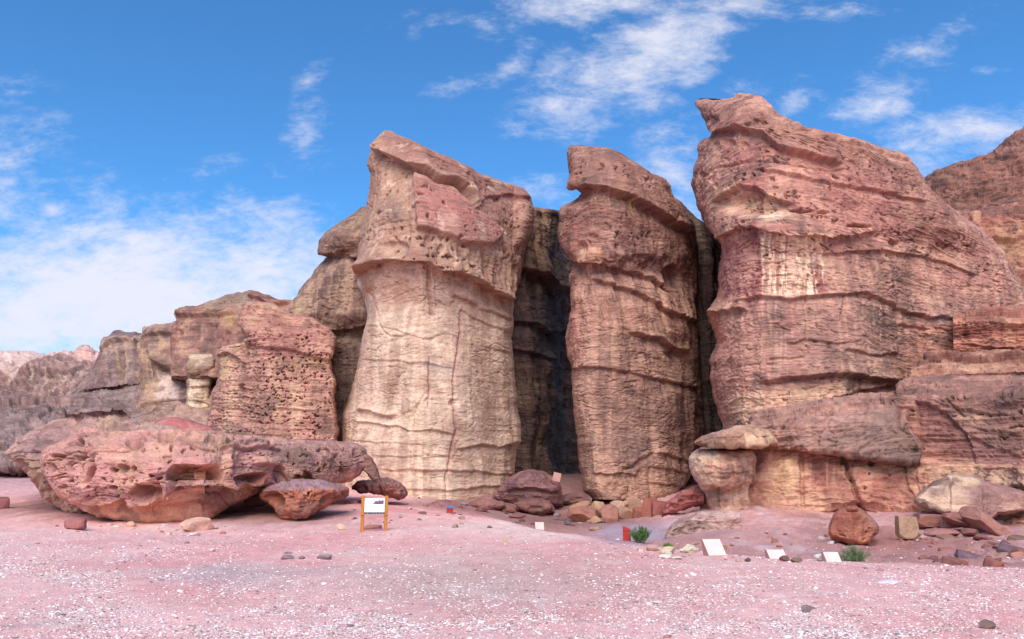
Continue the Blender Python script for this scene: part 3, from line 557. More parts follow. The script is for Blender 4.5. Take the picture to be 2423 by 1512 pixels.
# ------------------------------------------------------------------ the three great pillars
P1L = [(905,314),(897,324),(884,342),(872,368),(868,392),(874,412),(873,440),(868,470),(862,520),(852,560),(848,600),(840,645),(846,676),(860,705),(868,730),(868,762),(856,800),(850,830),(842,870),(836,900),(822,950),(806,985),(801,1060),(798,1200)]
P1R = [(908,314),(940,321),(975,332),(1010,350),(1060,375),(1100,395),(1140,415),(1190,430),(1238,444),(1255,464),(1264,492),(1264,522),(1256,562),(1246,584),(1240,622),(1232,660),(1222,684),(1213,706),(1216,722),(1211,745),(1214,772),(1209,800),(1213,842),(1218,900),(1224,940),(1224,965),(1232,1000),(1234,1045),(1222,1068),(1218,1112),(1216,1130),(1205,1152),(1196,1200)]
rock('rock_pillar', 'pale cream rock pillar, leftmost of the three giants, under a heavy pinkish brown head', 'rock pillar', P1L, P1R,
     [(798,74),(838,70.5),(866,68.6),(905,66.4),(980,64.2),(1000,64.1),(1070,65.6),(1110,67),(1214,72.5)], [(314,1.0),(400,.6),(520,-1.2),(600,-1.2),(660,-.2),(720,.9),(820,.5),(1000,-.2),(1200,-1.0)], T=5.5, Tb=16, edge=36, p=2.6, step=1.5, fk=.33, colk=(.96,.925,.95), mat=M_PALE, topr=40, jag=1.6,
     D=dict(big=.7,bs=7,mid=.12,ms=2.0,str=.2,ss=1.0,vd=.35,plate=.06,pls=3.6,flu=1.5,fs=.75,fm=lambda u,v: poly([(1030,575),(1100,590),(1160,596),(1244,577),(1262,480),(1264,600),(1225,697),(1094,670),(1030,640)],1,14)(u+.25*(v-600),v)+.5*poly([(868,350),(930,340),(960,420),(940,520),(870,520)],1,16)(u,v), crk=.28,fine=.12,pit=.55,ps=.5,pz=1.3,pm=lambda u,v: sst(720,600,v)*sst(-.05,.3,fbm(u/50,v/40,0*u,2,160))*.9+sst(640,600,v)*poly([(930,560),(1000,560),(1090,575),(1100,640),(930,620)],.9,14)(u,v)),
     base=srgb(222,192,166), second=srgb(194,158,136), third=srgb(234,208,184),
     feats=[ledge([(880,352),(920,372),(965,390),(1000,406),(1037,425),(1075,432),(1097,449),(1114,470),(1122,494)],3.6,45,22,2.), ledge([(1114,500),(1150,470),(1200,462),(1258,470)],.9,22,8,.4),
            poly([(977,406),(1022,423),(1075,440),(1110,494),(1187,547),(1150,584),(1086,577),(1030,554),(990,545)],2.,6), bump(985,500,14,80,-3,.9,2), 
            ledge([(842,662),(855,640),(875,626),(902,617),(947,613),(1000,616),(1019,628),(1037,640),(1075,641),(1112,659),(1150,684),(1195,704),(1216,712)],3.6,34,30,1.8),
            hollow(945,590,34,16,5,1.6), hollow(1010,575,10,14,0,1.), hollow(1040,590,7,10,0,.9), bump(1000,625,24,6,8,.9,2), hollow(878,372,9,18,20,1.4), hollow(907,385,10,16,10,1.),
            ledge([(1075,700),(1110,712),(1150,735),(1212,760)],.9,18,8,.5), ledge([(1090,735),(1150,765),(1212,790)],.6,14,6,.4), ledge([(1150,820),(1212,838)],.5,12,6,.3),
            crack([(1019,635),(1016,680),(1022,740)],.9,4.), bump(1026,690,4,50,2,.6,2), crack([(1028,745),(1000,735)],.5,3), crack([(895,734),(897,765),(906,785),(925,797),(950,798),(962,793)],.55,2.2), crack([(868,690),(893,735)],.4,2.),
            ledge([(862,850),(920,852),(1000,860),(1071,872)],.35,12,6,.2), ledge([(846,972),(870,970),(887,978),(917,986),(936,984)],1.1,12,9,.5), poly([(850,975),(936,990),(985,960),(1010,940),(1013,1015),(981,1020),(940,1006),(885,1000),(846,993)],-.45,3),
            ledge([(842,997),(887,1003),(940,1008),(981,1022),(1011,1018),(1049,1023),(1066,1030)],.8,14,8,.5), crack([(1000,940),(975,985),(978,1020)],.5,3), crack([(1012,850),(1013,900),(1014,960)],.4,2.5),
            crack([(1090,735),(1086,800),(1075,870),(1069,945),(1075,1020),(1066,1076),(1058,1135),(1060,1175)],.45,2.6), hollow(1068,954,9,9,0,.9), crack([(1110,945),(1119,966)],.4,2),
            ledge([(905,1112),(1000,1114),(1060,1112),(1120,1118),(1218,1122)],.55,12,6,.4), ledge([(1085,1062),(1140,1052),(1180,1058),(1228,1048)],.8,16,10,.6), ledge([(830,1040),(900,1046),(1000,1050)],.3,8,5,.2), ledge([(880,1078),(1000,1082),(1060,1080)],.3,8,5,.2), ledge([(960,1158),(1060,1160),(1180,1150)],.5,10,6,.4),
            crack([(969,1070),(968,1160)],.4,2.2), crack([(995,1130),(997,1172)],.4,2.2), ledge([(868,770),(900,772),(1000,800),(1060,790),(1090,800)],.25,10,6,.2)],
     layers=[cpoly([(800,300),(1300,300),(1300,720),(1216,712),(1150,690),(1112,660),(1037,643),(950,616),(880,626),(842,660)],srgb(162,120,104),.95,9),
             cpoly([(870,340),(940,345),(975,400),(985,560),(940,600),(860,560)],srgb(196,156,130),.7,16), streaks([(870,330),(960,345),(965,540),(860,600)],srgb(168,124,100),.6,9,.0,.4,3),
             cpoly([(977,406),(1022,423),(1075,440),(1110,494),(1187,547),(1150,584),(1086,577),(1030,554),(990,530)],srgb(190,128,120),.95,8), cpoly([(1110,400),(1255,460),(1250,520),(1180,530),(1120,490)],srgb(166,118,110),.8,12),
             cpoly([(900,312),(1010,345),(1120,400),(1110,450),(1075,428),(1000,402),(930,375)],srgb(164,120,110),.85,8), cblob(930,500,34,36,-35,srgb(140,122,114),.75), streaks([(1020,560),(1240,590),(1225,712),(1110,660),(1020,620)],srgb(208,174,140),.75,6,.05,.4,9,slant=.45), streaks([(1020,560),(1240,590),(1225,712),(1110,660),(1020,620)],srgb(128,96,86),.6,8,.05,.4,12,slant=.45),
             cpoly([(868,625),(1010,630),(1010,730),(900,720),(868,700)],srgb(226,188,160),.6,14), cblob(945,690,70,20,0,srgb(206,158,134),.6), cpoly([(900,740),(960,740),(960,795),(925,797),(897,770)],srgb(236,212,184),.8,5),
             cpoly([(1075,640),(1216,712),(1216,900),(1225,1200),(1090,1200),(1070,900)],srgb(200,164,140),.55,30), (crack([(1090,735),(1086,800),(1075,870),(1069,945),(1075,1020),(1066,1076),(1058,1135)],-1.,5.),srgb(166,110,100),.7), (crack([(1019,635),(1018,680),(1022,740)],-1.,6.),srgb(170,108,98),.8), (crack([(1012,845),(1013,960)],-1.,4.),srgb(180,118,106),.7),
             cpoly([(820,800),(880,800),(868,980),(800,990)],srgb(224,188,168),.5,20), streaks([(800,980),(850,980),(850,1060),(800,1060)],srgb(176,112,110),.7,5,-.1,.3,4), cblob(1040,868,40,7,12,srgb(200,184,178),.7), cpoly([(845,985),(936,990),(985,960),(1013,1015),(940,1006),(846,996)],srgb(234,204,172),.9,5), streaks([(1090,800),(1216,800),(1230,1180),(1090,1180)],srgb(158,132,116),.5,14,.05,.45,8), cpoly([(842,650),(870,628),(900,625),(880,700),(858,700)],srgb(186,136,96),.7,8)],
     seed=160)
P2L = [(1350,344),(1344,348),(1340,362),(1342,392),(1347,414),(1348,432),(1352,442),(1362,446),(1375,458),(1365,470),(1345,482),(1328,492),(1324,505),(1327,522),(1321,550),(1323,572),(1332,590),(1348,606),(1360,620),(1352,634),(1345,650),(1350,680),(1350,720),(1344,765),(1337,800),(1339,825),(1345,850),(1352,870),(1352,895),(1355,930),(1360,985),(1366,1040),(1370,1095),(1378,1140),(1380,1160),(1392,1172),(1398,1182)]
P2R = [(1366,344),(1400,346),(1438,349),(1462,358),(1500,382),(1540,410),(1572,426),(1585,440),(1592,468),(1615,495),(1640,520),(1648,560),(1650,640),(1650,720),(1656,800),(1660,880),(1664,960),(1668,1010),(1660,1050),(1645,1090),(1632,1130),(1612,1160),(1560,1182)]
rock('rock_pillar', 'narrow middle pillar with an overhanging slanted cap, brown varnish and stones under its base', 'rock pillar', P2L, P2R,
     [(1321,69),(1345,67.2),(1400,65.4),(1450,65.3),(1510,66.8),(1560,68.8),(1610,72),(1650,76)], [(344,.6),(440,-.8),(520,-.8),(600,-.8),(640,.6),(800,0),(1182,0)], T=5, Tb=14, edge=40, p=2.6, step=1.5, colk=(1.1,1.055,1.07), topr=50, fk=.36,
     D=dict(big=.8,bs=6,mid=.2,ms=2.0,str=.26,ss=1.1,flu=1.1,fs=.8,fm=lambda u,v: sst(560,610,v)*sst(800,720,v)+.3,crk=.3,fine=.13,pit=.5,ps=.42,pz=1.4,pm=lambda u,v: sst(680,560,v)*sst(-.05,.3,fbm(u/45,v/40,0*u,2,170))),
     base=srgb(178,138,122), second=srgb(142,110,100), third=srgb(202,164,144),
     feats=[ledge([(1353,441),(1390,442),(1433,452),(1475,468),(1523,491),(1570,515),(1625,548)],2.6,38,22,1.2), ledge([(1340,618),(1362,614),(1395,617),(1433,624),(1490,640),(1541,662),(1600,690)],1.7,30,16,.8), hollow(1378,590,14,16,0,1.2), hollow(1405,560,10,8,0,.8),
            ledge([(1400,660),(1450,672),(1513,699),(1560,728),(1610,748),(1650,760)],1.3,24,12,.9), hollow(1590,660,26,30,0,3.), ledge([(1487,786),(1521,798),(1555,802),(1589,824),(1625,834)],1.6,22,10,.9), hollow(1600,840,26,8,10,1.3), bump(1590,780,30,20,20,1.,1.5),
            ledge([(1346,872),(1390,870),(1457,877),(1502,886),(1559,897),(1615,912),(1655,918)],.9,22,7,.5), crack([(1540,1005),(1545,1070),(1500,1105),(1480,1110)],.7,5), ledge([(1400,1120),(1450,1124),(1475,1118),(1510,1124)],.8,12,8,.4), crack([(1488,1130),(1490,1178)],.8,2.6), crack([(1536,1110),(1538,1178)],.8,3), ledge([(1540,1070),(1580,1075),(1630,1090)],.6,10,5,.5), ledge([(1540,1105),(1580,1108),(1630,1118)],.6,10,5,.5), ledge([(1536,1142),(1620,1148)],.5,9,5,.4),
            hollow(1450,1155,20,12,0,.5), crack([(1366,560),(1350,700)],.2,2)],
     layers=[cpoly([(1320,340),(1620,340),(1660,560),(1640,640),(1480,640),(1330,610)],srgb(138,100,90),.88,14), cblob(1380,560,50,30,0,srgb(172,112,98),.7), cblob(1500,600,110,40,25,srgb(122,92,90),.7), cpoly([(1375,590),(1420,585),(1425,615),(1365,612)],srgb(212,160,126),.8,8), streaks([(1440,448),(1500,474),(1500,500),(1400,470)],OCHRE,.8,6,.0,.3,2),
             cpoly([(1345,640),(1375,640),(1375,860),(1340,860)],srgb(178,116,108),.7,14), streaks([(1400,640),(1560,680),(1600,860),(1400,860)],srgb(128,100,86),.5,9,.0,.4,4), cpoly([(1345,690),(1500,720),(1600,760),(1640,840),(1500,800),(1345,770)],srgb(170,124,108),.5,16), streaks([(1360,640),(1640,700),(1640,1150),(1380,1150)],srgb(206,170,140),.5,11,.1,.5,6),
             cblob(1560,960,70,120,10,srgb(122,98,92),.6), cblob(1500,1060,50,60,-40,srgb(128,106,104),.7), cblob(1560,820,40,60,0,srgb(120,100,96),.5), cpoly([(1355,890),(1400,890),(1420,1100),(1372,1100)],srgb(180,146,124),.6,20), cpoly([(1385,1110),(1530,1115),(1600,1150),(1560,1182),(1390,1176)],srgb(192,152,128),.6,12), streaks([(1530,850),(1660,850),(1640,1100),(1530,1100)],srgb(98,84,84),.6,13,.0,.4,10)],
     seed=170)
P3L = [(1660,233),(1648,236),(1643,243),(1646,252),(1655,262),(1660,278),(1670,296),(1682,312),(1676,324),(1660,332),(1652,346),(1650,378),(1644,400),(1640,430),(1645,455),(1650,480),(1662,510),(1672,536),(1690,556),(1704,580),(1708,605),(1700,635),(1698,665),(1692,700),(1680,722),(1674,745),(1678,762),(1692,785),(1697,800),(1692,830),(1684,850),(1682,890),(1688,930),(1700,980),(1710,1020),(1716,1060)]
P3R = [(1672,233),(1720,235),(1768,239),(1800,250),(1830,272),(1860,292),(1890,304),(1940,318),(2000,330),(2060,345),(2110,362),(2145,378),(2165,392),(2180,412),(2196,442),(2222,470),(2283,515),(2340,558),(2378,595),(2422,676),(2480,770),(2600,1060)]
rock('rock_pillar', 'huge red pillar with a beaked summit and pale stripes, rightmost and tallest of the three giants', 'rock pillar', P3L, P3R,
     [(1643,66),(1700,61.5),(1750,58.6),(1800,57),(1870,56),(2000,57),(2200,62),(2600,68)], [(233,1.5),(330,1.0),(450,-.3),(540,-.6),(600,.6),(700,.9),(760,.5),(1060,-1)], T=6., Tb=20, edge=60, p=2.5, step=1.55, jag=3.4, colk=(1.1,1.1,1.1), topr=60,
     D=dict(big=1.1,bs=8,mid=.25,ms=2.6,str=.4,ss=1.2,plate=.12,pls=3.2,flu=.5,fs=.9,fm=lambda u,v: poly([(1690,570),(2100,560),(2200,740),(1700,760)],.8,30)(u,v),crk=.34,fine=.15,pit=.5,ps=.45,pz=.8,pm=lambda u,v: sst(720,560,v)*sst(-.02,.3,fbm(u/55,v/40,0*u,2,180))+.5*sst(.15,.4,fbm(u/60,v/50,0*u,2,181)),dip=(.12,.0)),
     base=srgb(192,140,128), second=srgb(156,118,108), third=srgb(214,168,146),
     feats=[ledge([(1670,314),(1683,312),(1720,309),(1750,306),(1797,318),(1844,354),(1900,366),(1986,384)],1.6,30,14,.9), hollow(1695,290,22,13,25,.8), ledge([(1735,240),(1800,262),(1850,296),(1890,312)],.6,14,8,.3),
            hollow(1730,340,14,10,0,.9), hollow(1760,345,10,8,0,.7), hollow(1700,350,8,12,0,.6), hollow(1665,415,9,9,0,.9), hollow(1688,425,6,8,0,.8), hollow(1700,440,5,6,0,.7),
            ledge([(1700,478),(1730,452),(1750,440),(1790,444),(1815,462),(1840,480),(1870,486)],1.2,20,10,.4), hollow(1775,482,62,26,4,1.7), hollow(1893,500,26,4,2,1.5), hollow(1948,502,14,4,0,1.3), hollow(2036,535,26,5,2,1.6), hollow(2110,575,10,7,0,1.1), hollow(1985,560,8,3,0,1),
            ledge([(1690,567),(1720,552),(1750,541),(1797,539),(1868,553),(1939,555),(1986,562),(2060,550)],1.3,20,14,.6), hollow(1800,556,8,5,0,.8), hollow(1845,556,6,4,0,.7), crack([(1700,400),(1800,378),(1900,392),(2000,398)],.5,3),
            ledge([(1670,749),(1690,742),(1726,735),(1760,732)],1.2,18,14,.7), ledge([(1750,712),(1797,706),(1858,711),(1920,704),(1976,699),(2033,694),(2104,726),(2160,748),(2198,756),(2269,754)],.8,16,10,.7), bump(1690,740,20,12,0,.8),
            ledge([(1860,812),(1900,806),(1960,818),(2010,812)],.5,10,6,.4), ledge([(1990,830),(2060,842),(2120,836)],.5,10,6,.4), ledge([(1800,905),(1900,893),(2000,890),(2100,902),(2125,903)],1.5,24,12,.8), ledge([(1820,850),(1900,846)],.3,9,5,.3), crack([(1990,690),(1985,760)],.5,4), crack([(2110,700),(2125,770),(2190,780)],.7,4), crack([(1905,715),(1903,800)],.4,3),
            ledge([(1850,300),(1950,330),(2060,356),(2150,392)],.7,9,7,.6), ledge([(1800,400),(1900,420),(2050,440),(2180,480)],.8,12,7,.5), ledge([(1950,600),(2080,590),(2200,610),(2300,650)],.7,12,7,.4)],
     layers=[cpoly([(1640,230),(1900,300),(2180,400),(2300,560),(2100,560),(1900,400),(1650,320)],srgb(150,108,98),.7,18), cpoly([(1700,330),(1900,360),(2100,430),(2160,560),(1950,540),(1760,430)],srgb(188,124,116),.55,20),
             cblob(1775,478,66,26,4,srgb(220,180,140),.8), cblob(1780,440,26,14,0,srgb(200,124,118),.8), cblob(1820,512,50,12,0,PALE,.85), cpoly([(1800,548),(1950,556),(1935,620),(1900,650),(1880,705),(1810,705)],srgb(246,212,182),1.15,10), streaks([(1770,545),(1960,556),(1945,700),(1770,705)],srgb(150,88,88),.95,9,-.05,.2,5,soft=8), streaks([(1790,545),(1960,556),(1945,700),(1790,705)],srgb(250,224,194),1.1,7,-.05,.25,9,soft=8), (crack([(1786,440),(1788,560),(1800,700)],-1.,9.),srgb(150,86,90),.85),
             cpoly([(1700,580),(1780,560),(1800,705),(1690,705)],srgb(172,110,108),.7,14), cpoly([(1820,705),(2000,700),(2120,730),(2140,900),(1830,900)],srgb(140,110,102),.7,24), streaks([(1700,710),(2150,720),(2150,910),(1700,1000)],srgb(214,172,148),.55,10,.1,.5,14), streaks([(1880,580),(2160,560),(2200,760),(1880,700)],srgb(132,104,100),.5,15,.0,.45,19), streaks([(1900,580),(2260,600),(2260,760),(1980,760)],srgb(206,168,140),.5,11,.2,.5,21),
             cpoly([(1690,780),(1760,740),(1800,790),(1780,990),(1700,990)],srgb(196,142,128),.6,20), cpoly([(1730,930),(2000,905),(1990,940),(1790,975),(1720,1010)],srgb(224,188,156),.75,12), streaks([(1730,890),(2040,890),(2040,950),(1730,990)],srgb(168,116,100),.6,10,.0,.4,25), (crack([(1872,560),(1878,900)],-1.,8.),srgb(180,110,108),.5), cblob(2240,760,46,9,8,srgb(132,126,136),.9), cpoly([(1675,735),(1700,735),(1712,820),(1690,800)],srgb(196,128,92),.7,8)],
     seed=180)
# ------------------------------------------------------------------ lower outcrops on the right
rock('layered_outcrop', 'upper right cliff block with a jutting flat lip at the right edge of the view', 'rock outcrop', [(2255,752),(2275,744),(2300,740),(2330,734),(2370,727),(2422,724),(2620,715)], [(2255,860),(2620,860)],
     [(2255,56),(2620,52)], [(720,2),(760,-.5),(860,0)], T=4, Tb=8, mode='cols', edge=16, D=dict(big=.7,bs=5,mid=.6,str=1.1,ss=.9,plate=.2,pls=2,crk=.3,fine=.12,pit=.2,ps=.4), base=srgb(178,118,102), second=srgb(146,98,90), third=srgb(200,148,122),
     feats=[ledge([(2270,758),(2330,752),(2422,750),(2600,745)],1.6,10,9,.9), crack([(2280,745),(2284,800)],1.2,5), ledge([(2283,815),(2340,822),(2422,826),(2600,830)],.6,12,6,.5)], layers=[cpoly([(2255,725),(2620,710),(2620,748),(2255,756)],srgb(156,106,96),.8,5), streaks([(2285,760),(2600,760),(2600,820),(2285,815)],srgb(140,84,76),.5,9,.0,.4,3)], seed=190)
rock('layered_outcrop', 'thin bedded ledges with a dark notch above the split block at the far right', 'rock outcrop', [(2150,880),(2180,850),(2188,834),(2230,832),(2290,832),(2422,834),(2620,834)], [(2150,950),(2620,950)],
     [(2150,53),(2620,48)], [(830,2),(950,-1)], T=3.5, Tb=8, mode='cols', edge=14, D=dict(big=.7,bs=5,mid=.6,str=1.2,ss=.7,plate=.2,pls=2,crk=.3,fine=.12,pit=.35,ps=.4), base=srgb(174,120,106), second=srgb(144,100,92), third=srgb(200,154,132),
     feats=[ledge([(2182,846),(2220,848),(2290,850),(2422,860),(2600,862)],1.4,12,9,1.), hollow(2208,857,16,7,10,1.6), ledge([(2200,880),(2300,884),(2422,880)],.5,8,4,.4)], layers=[cblob(2290,872,80,9,0,srgb(214,180,156),.6)], seed=192)
rock('split_block', 'massive split block with smooth slanted purple brown faces and a pitted upper part, far right', 'rock outcrop', [(2112,945),(2112,925),(2122,908),(2140,896),(2175,892),(2200,888),(2260,886),(2340,884),(2422,880),(2640,880)], [(2112,950),(2128,985),(2152,1030),(2172,1075),(2178,1104),(2195,1108),(2300,1110),(2640,1112)],
     [(2112,50),(2640,42)], [(880,3.5),(940,0),(1110,-.8)], T=3, Tb=9, mode='cols', edge=10, D=dict(big=.6,bs=6,mid=.4,str=.9,ss=.8,plate=.14,pls=2,crk=.25,fine=.08,pit=.5,ps=.38,pz=.6,pm=lambda u,v: sst(6,-6,sdf([(2165,950),(2239,972),(2283,1022),(2345,1052),(2422,1074),(2640,1100),(2640,1120),(2187,1106)],u,v))*sst(0,.3,fbm(u/50,v/30,0*u,2,194))), base=srgb(168,122,112), second=srgb(142,108,102), third=srgb(192,146,132),
     feats=[poly([(2168,952),(2239,977),(2258,1000),(2283,1025),(2345,1056),(2422,1078),(2640,1110),(2640,1120),(2187,1104),(2169,1034)],-1.,4), poly([(2285,1027),(2345,1056),(2422,1078),(2640,1110),(2640,1120),(2305,1106)],.5,3), crack([(2283,1025),(2296,1064),(2305,1104)],.4,2.5), ledge([(2122,918),(2170,906),(2240,915)],.5,9,5,.4), ledge([(2250,965),(2330,978),(2422,985),(2600,990)],.5,9,5,.4), ledge([(2300,1010),(2422,1030),(2600,1036)],.5,8,5,.4), crack([(2240,950),(2280,985)],.5,3)],
     layers=[cpoly([(2168,952),(2239,977),(2283,1025),(2305,1104),(2187,1104),(2169,1034)],srgb(144,96,90),.95,5), cpoly([(2180,1060),(2240,1070),(2270,1104),(2190,1104)],srgb(164,104,92),.8,4), cpoly([(2283,1025),(2345,1056),(2422,1078),(2640,1110),(2305,1106)],srgb(164,116,112),.95,4), streaks([(2168,955),(2239,977),(2290,1040),(2300,1090),(2190,1090)],srgb(176,128,118),.5,12,.1,.5,3), cpoly([(2130,960),(2165,955),(2185,1080),(2160,1040)],srgb(196,134,120),.7,6), cblob(2300,990,40,14,0,srgb(214,178,150),.6)], seed=194)
rock('layered_outcrop', 'broad tan lower bench with holes and a leaning crack under the slanted block', 'rock outcrop', [(1655,1060),(1700,1050),(1780,1040),(1850,1050),(2000,1060),(2100,1080),(2200,1090),(2422,1098),(2640,1100)], [(1655,1232),(1760,1232),(1850,1226),(1890,1226),(1960,1216),(2033,1198),(2064,1218),(2143,1224),(2200,1240),(2300,1290),(2422,1340),(2640,1350)],
     [(1655,51.5),(1850,50.4),(2100,48.6),(2300,46),(2422,42),(2640,38)], [(1040,.8),(1120,0),(1200,-.6),(1340,-3)], T=1.8, Tb=8, mode='cols', edge=9, D=dict(big=.8,bs=4,mid=1.2,str=.5,ss=1.,crk=.25,fine=.1,pit=.6,ps=.42,pm=lambda u,v: poly([(1990,1085),(2060,1085),(2110,1130),(2060,1160),(2000,1160)],1,12)(u,v)), base=srgb(190,134,118), second=srgb(166,108,98), third=srgb(218,178,146),
     feats=[ledge([(1960,1206),(2033,1190),(2064,1206),(2143,1212),(2170,1205)],1.7,26), crack([(1994,1074),(2011,1130),(2033,1200)],1.3,5), bump(1860,1125,34,40,0,1.3,1.5), bump(1800,1120,18,30,10,.8), crack([(1895,1080),(1900,1200)],.6,5), hollow(1940,1140,14,30,0,.5), crack([(2140,1100),(2150,1160),(2170,1190)],.5,3), poly([(2170,1115),(2195,1120),(2200,1180),(2175,1170)],.6,3), bump(2370,1240,60,60,0,1.6), hollow(2410,1160,30,12,10,1.)],
     layers=[cblob(1865,1115,34,40,0,srgb(222,182,144),.85), cblob(1900,1185,90,20,0,srgb(220,184,154),.8), cblob(1950,1130,34,50,0,srgb(170,104,100),.6), streaks([(1850,1075),(2030,1085),(2030,1150),(1850,1150)],srgb(228,196,164),.7,12,.0,.4,3), cblob(2080,1150,70,50,0,srgb(186,122,106),.6), cpoly([(2190,1112),(2422,1112),(2422,1150),(2200,1140)],srgb(200,164,140),.7,8), cblob(2380,1210,40,60,0,srgb(206,170,136),.6), cblob(2360,1250,30,40,0,srgb(156,104,96),.5)], seed=196)
rock('slanted_block', 'long slanted block with a flat grey brown face lying below the right-hand pillar', 'rock outcrop', [(1772,1000),(1778,982),(1800,972),(1850,962),(1900,950),(1960,940),(2020,926),(2080,912),(2105,905),(2118,912),(2130,960),(2160,1025),(2176,1070)], [(1772,1030),(1800,1062),(1850,1066),(1902,1070),(1976,1073),(2042,1084),(2108,1095),(2176,1100)],
     [(1772,52),(1900,49.5),(2176,47.5)], [(905,4),(980,1.2),(1010,0),(1100,-.8)], T=2.4, Tb=8, mode='cols', edge=12, D=dict(big=.5,bs=5,mid=.3,str=1.2,ss=.7,plate=.25,pls=2.4,crk=.5,fine=.2,pit=.7,ps=.4,pz=.5,dip=(-.13,0),pm=lambda u,v: sst(1030,1000,v)*sst(0,.3,fbm(u/50,v/30,0*u,2,198))), base=srgb(176,132,122), second=srgb(144,110,102), third=srgb(196,152,136),
     feats=[hollow(1800,984,16,9,10,.9), hollow(1815,1010,18,8,20,.5), ledge([(1790,1000),(1870,984),(1960,972),(2060,962),(2120,950)],.5,9,5,.4), ledge([(1800,1066),(1902,1070),(1976,1073),(2042,1084),(2108,1095),(2170,1100)],.8,12), hollow(1885,1000,8,3,0,.8), hollow(1940,1003,10,3,0,.7)],
     layers=[cpoly([(1990,1000),(2110,960),(2165,1070),(2160,1098),(1980,1070),(1850,1060),(1860,1030)],srgb(142,120,114),.5,12), cpoly([(1780,970),(2100,905),(2120,930),(1960,970),(1790,1000)],srgb(176,134,122),.7,8), cblob(1880,990,50,20,-10,srgb(150,112,106),.6)], seed=198)
rock('mushroom_rock', 'round banded cream and rose rock on a narrow foot, under the capstone', 'rock', [(1650,1062),(1634,1072),(1628,1086),(1630,1108),(1640,1128),(1652,1142),(1658,1158),(1668,1172),(1672,1190),(1680,1215)], [(1778,1062),(1788,1075),(1789,1100),(1782,1130),(1772,1144),(1768,1160),(1772,1190),(1778,1215)],
     [(1628,47),(1790,47)], [(1060,.3),(1100,-.6),(1140,-.2),(1165,.8),(1215,.2)], T=3.2, Tb=3.5, topr=8, edge=80, p=2, step=1.3, fk=.4, D=dict(big=.2,bs=2,mid=.12,ms=1.,str=.22,ss=.8,crk=.2,fine=.1), base=srgb(226,186,158), second=srgb(200,146,128), third=srgb(242,212,184), mat=M_BOULDER,
     feats=[ledge([(1636,1142),(1680,1140),(1740,1148),(1785,1138)],.8,14,7,.3), crack([(1700,1150),(1695,1200)],.4,3), crack([(1735,1150),(1740,1200)],.4,3), bump(1655,1168,10,16,0,.4)], layers=[streaks([(1640,1080),(1780,1080),(1780,1140),(1640,1140)],srgb(170,108,104),.6,11,.0,.35,3), cblob(1740,1118,20,16,0,srgb(176,124,110),.7)], seed=200)
rock('cap_rock', 'flat pointed capstone resting on the round banded rock', 'rock', [(1642,1046),(1658,1034),(1690,1022),(1720,1012),(1745,1004),(1785,1004),(1812,1014),(1838,1042)], [(1642,1047),(1662,1058),(1700,1061),(1770,1062),(1800,1064),(1820,1056),(1838,1056)],
     [(1642,46),(1838,46)], T=2.6, Tb=3.5, mode='cols', edge=26, step=1.2, D=dict(big=.2,bs=2,mid=.18,ms=1.,str=.35,ss=.4,crk=.2,fine=.1), base=srgb(196,154,128), second=srgb(160,118,102), third=srgb(222,186,154), mat=M_BOULDER,
     feats=[ledge([(1650,1050),(1700,1054),(1760,1052),(1830,1048)],.4,9,5,.3), crack([(1782,1010),(1795,1040)],.3,2)], layers=[cblob(1690,1026,36,8,-15,srgb(196,148,144),.7), cblob(1790,1015,30,8,0,srgb(140,104,96),.7)], seed=202)
# ------------------------------------------------------------------ big fallen boulders, left
rock('fallen_slab', 'greyish tilted slab with ribbed overhanging left end, behind the great pitted boulder', 'boulder', [(25,1066),(34,1045),(60,1026),(95,1010),(140,990),(190,977),(240,972),(290,968),(302,985),(330,1005),(420,1010)], [(25,1078),(45,1098),(72,1128),(88,1142),(96,1168),(110,1185),(165,1214),(175,1220),(300,1235),(420,1235)],
     [(25,44),(100,41.5),(200,40.5),(420,42)], [(968,4),(1060,.4),(1110,0),(1220,1.4)], T=3, Tb=8, mode='cols', edge=30, step=1.3, mat=M_BOULDER, D=dict(big=.4,bs=3,mid=.25,ms=1.2,str=.2,ss=.6,flu=.4,fs=.5,fm=lambda u,v: sst(1080,1120,v),crk=.2,fine=.08,pit=.2), base=srgb(178,136,128), second=srgb(150,122,124), third=srgb(200,164,146),
     feats=[ledge([(30,1082),(60,1095),(90,1110),(120,1120)],.8,12,8,.6), crack([(85,1100),(100,1160),(130,1200)],.5,4), hollow(62,1098,18,9,30,.8)],
     layers=[cpoly([(60,1075),(110,1090),(150,1200),(110,1190),(60,1110)],srgb(178,142,120),.7,6), cpoly([(30,1060),(150,1000),(260,975),(290,980),(200,1010),(60,1060)],srgb(180,140,136),.7,8), cblob(255,1000,40,14,-10,srgb(196,160,130),.7), cblob(60,1125,14,16,0,srgb(150,86,80),.7)], seed=204)
J_T = [(98,1098),(100,1070),(118,1056),(150,1042),(175,1034),(200,1014),(215,1010),(250,1018),(300,1017),(370,1016),(440,1020),(500,1024),(560,1030),(640,1034),(700,1038),(760,1043),(810,1046),(845,1052),(862,1062),(868,1078)]
J_B = [(98,1112),(118,1146),(140,1172),(165,1194),(196,1212),(230,1225),(300,1236),(370,1243),(440,1242),(490,1238),(510,1226),(530,1212),(560,1196),(590,1180),(620,1166),(650,1150),(690,1146),(740,1146),(790,1146),(830,1138),(850,1124),(862,1108),(868,1090)]
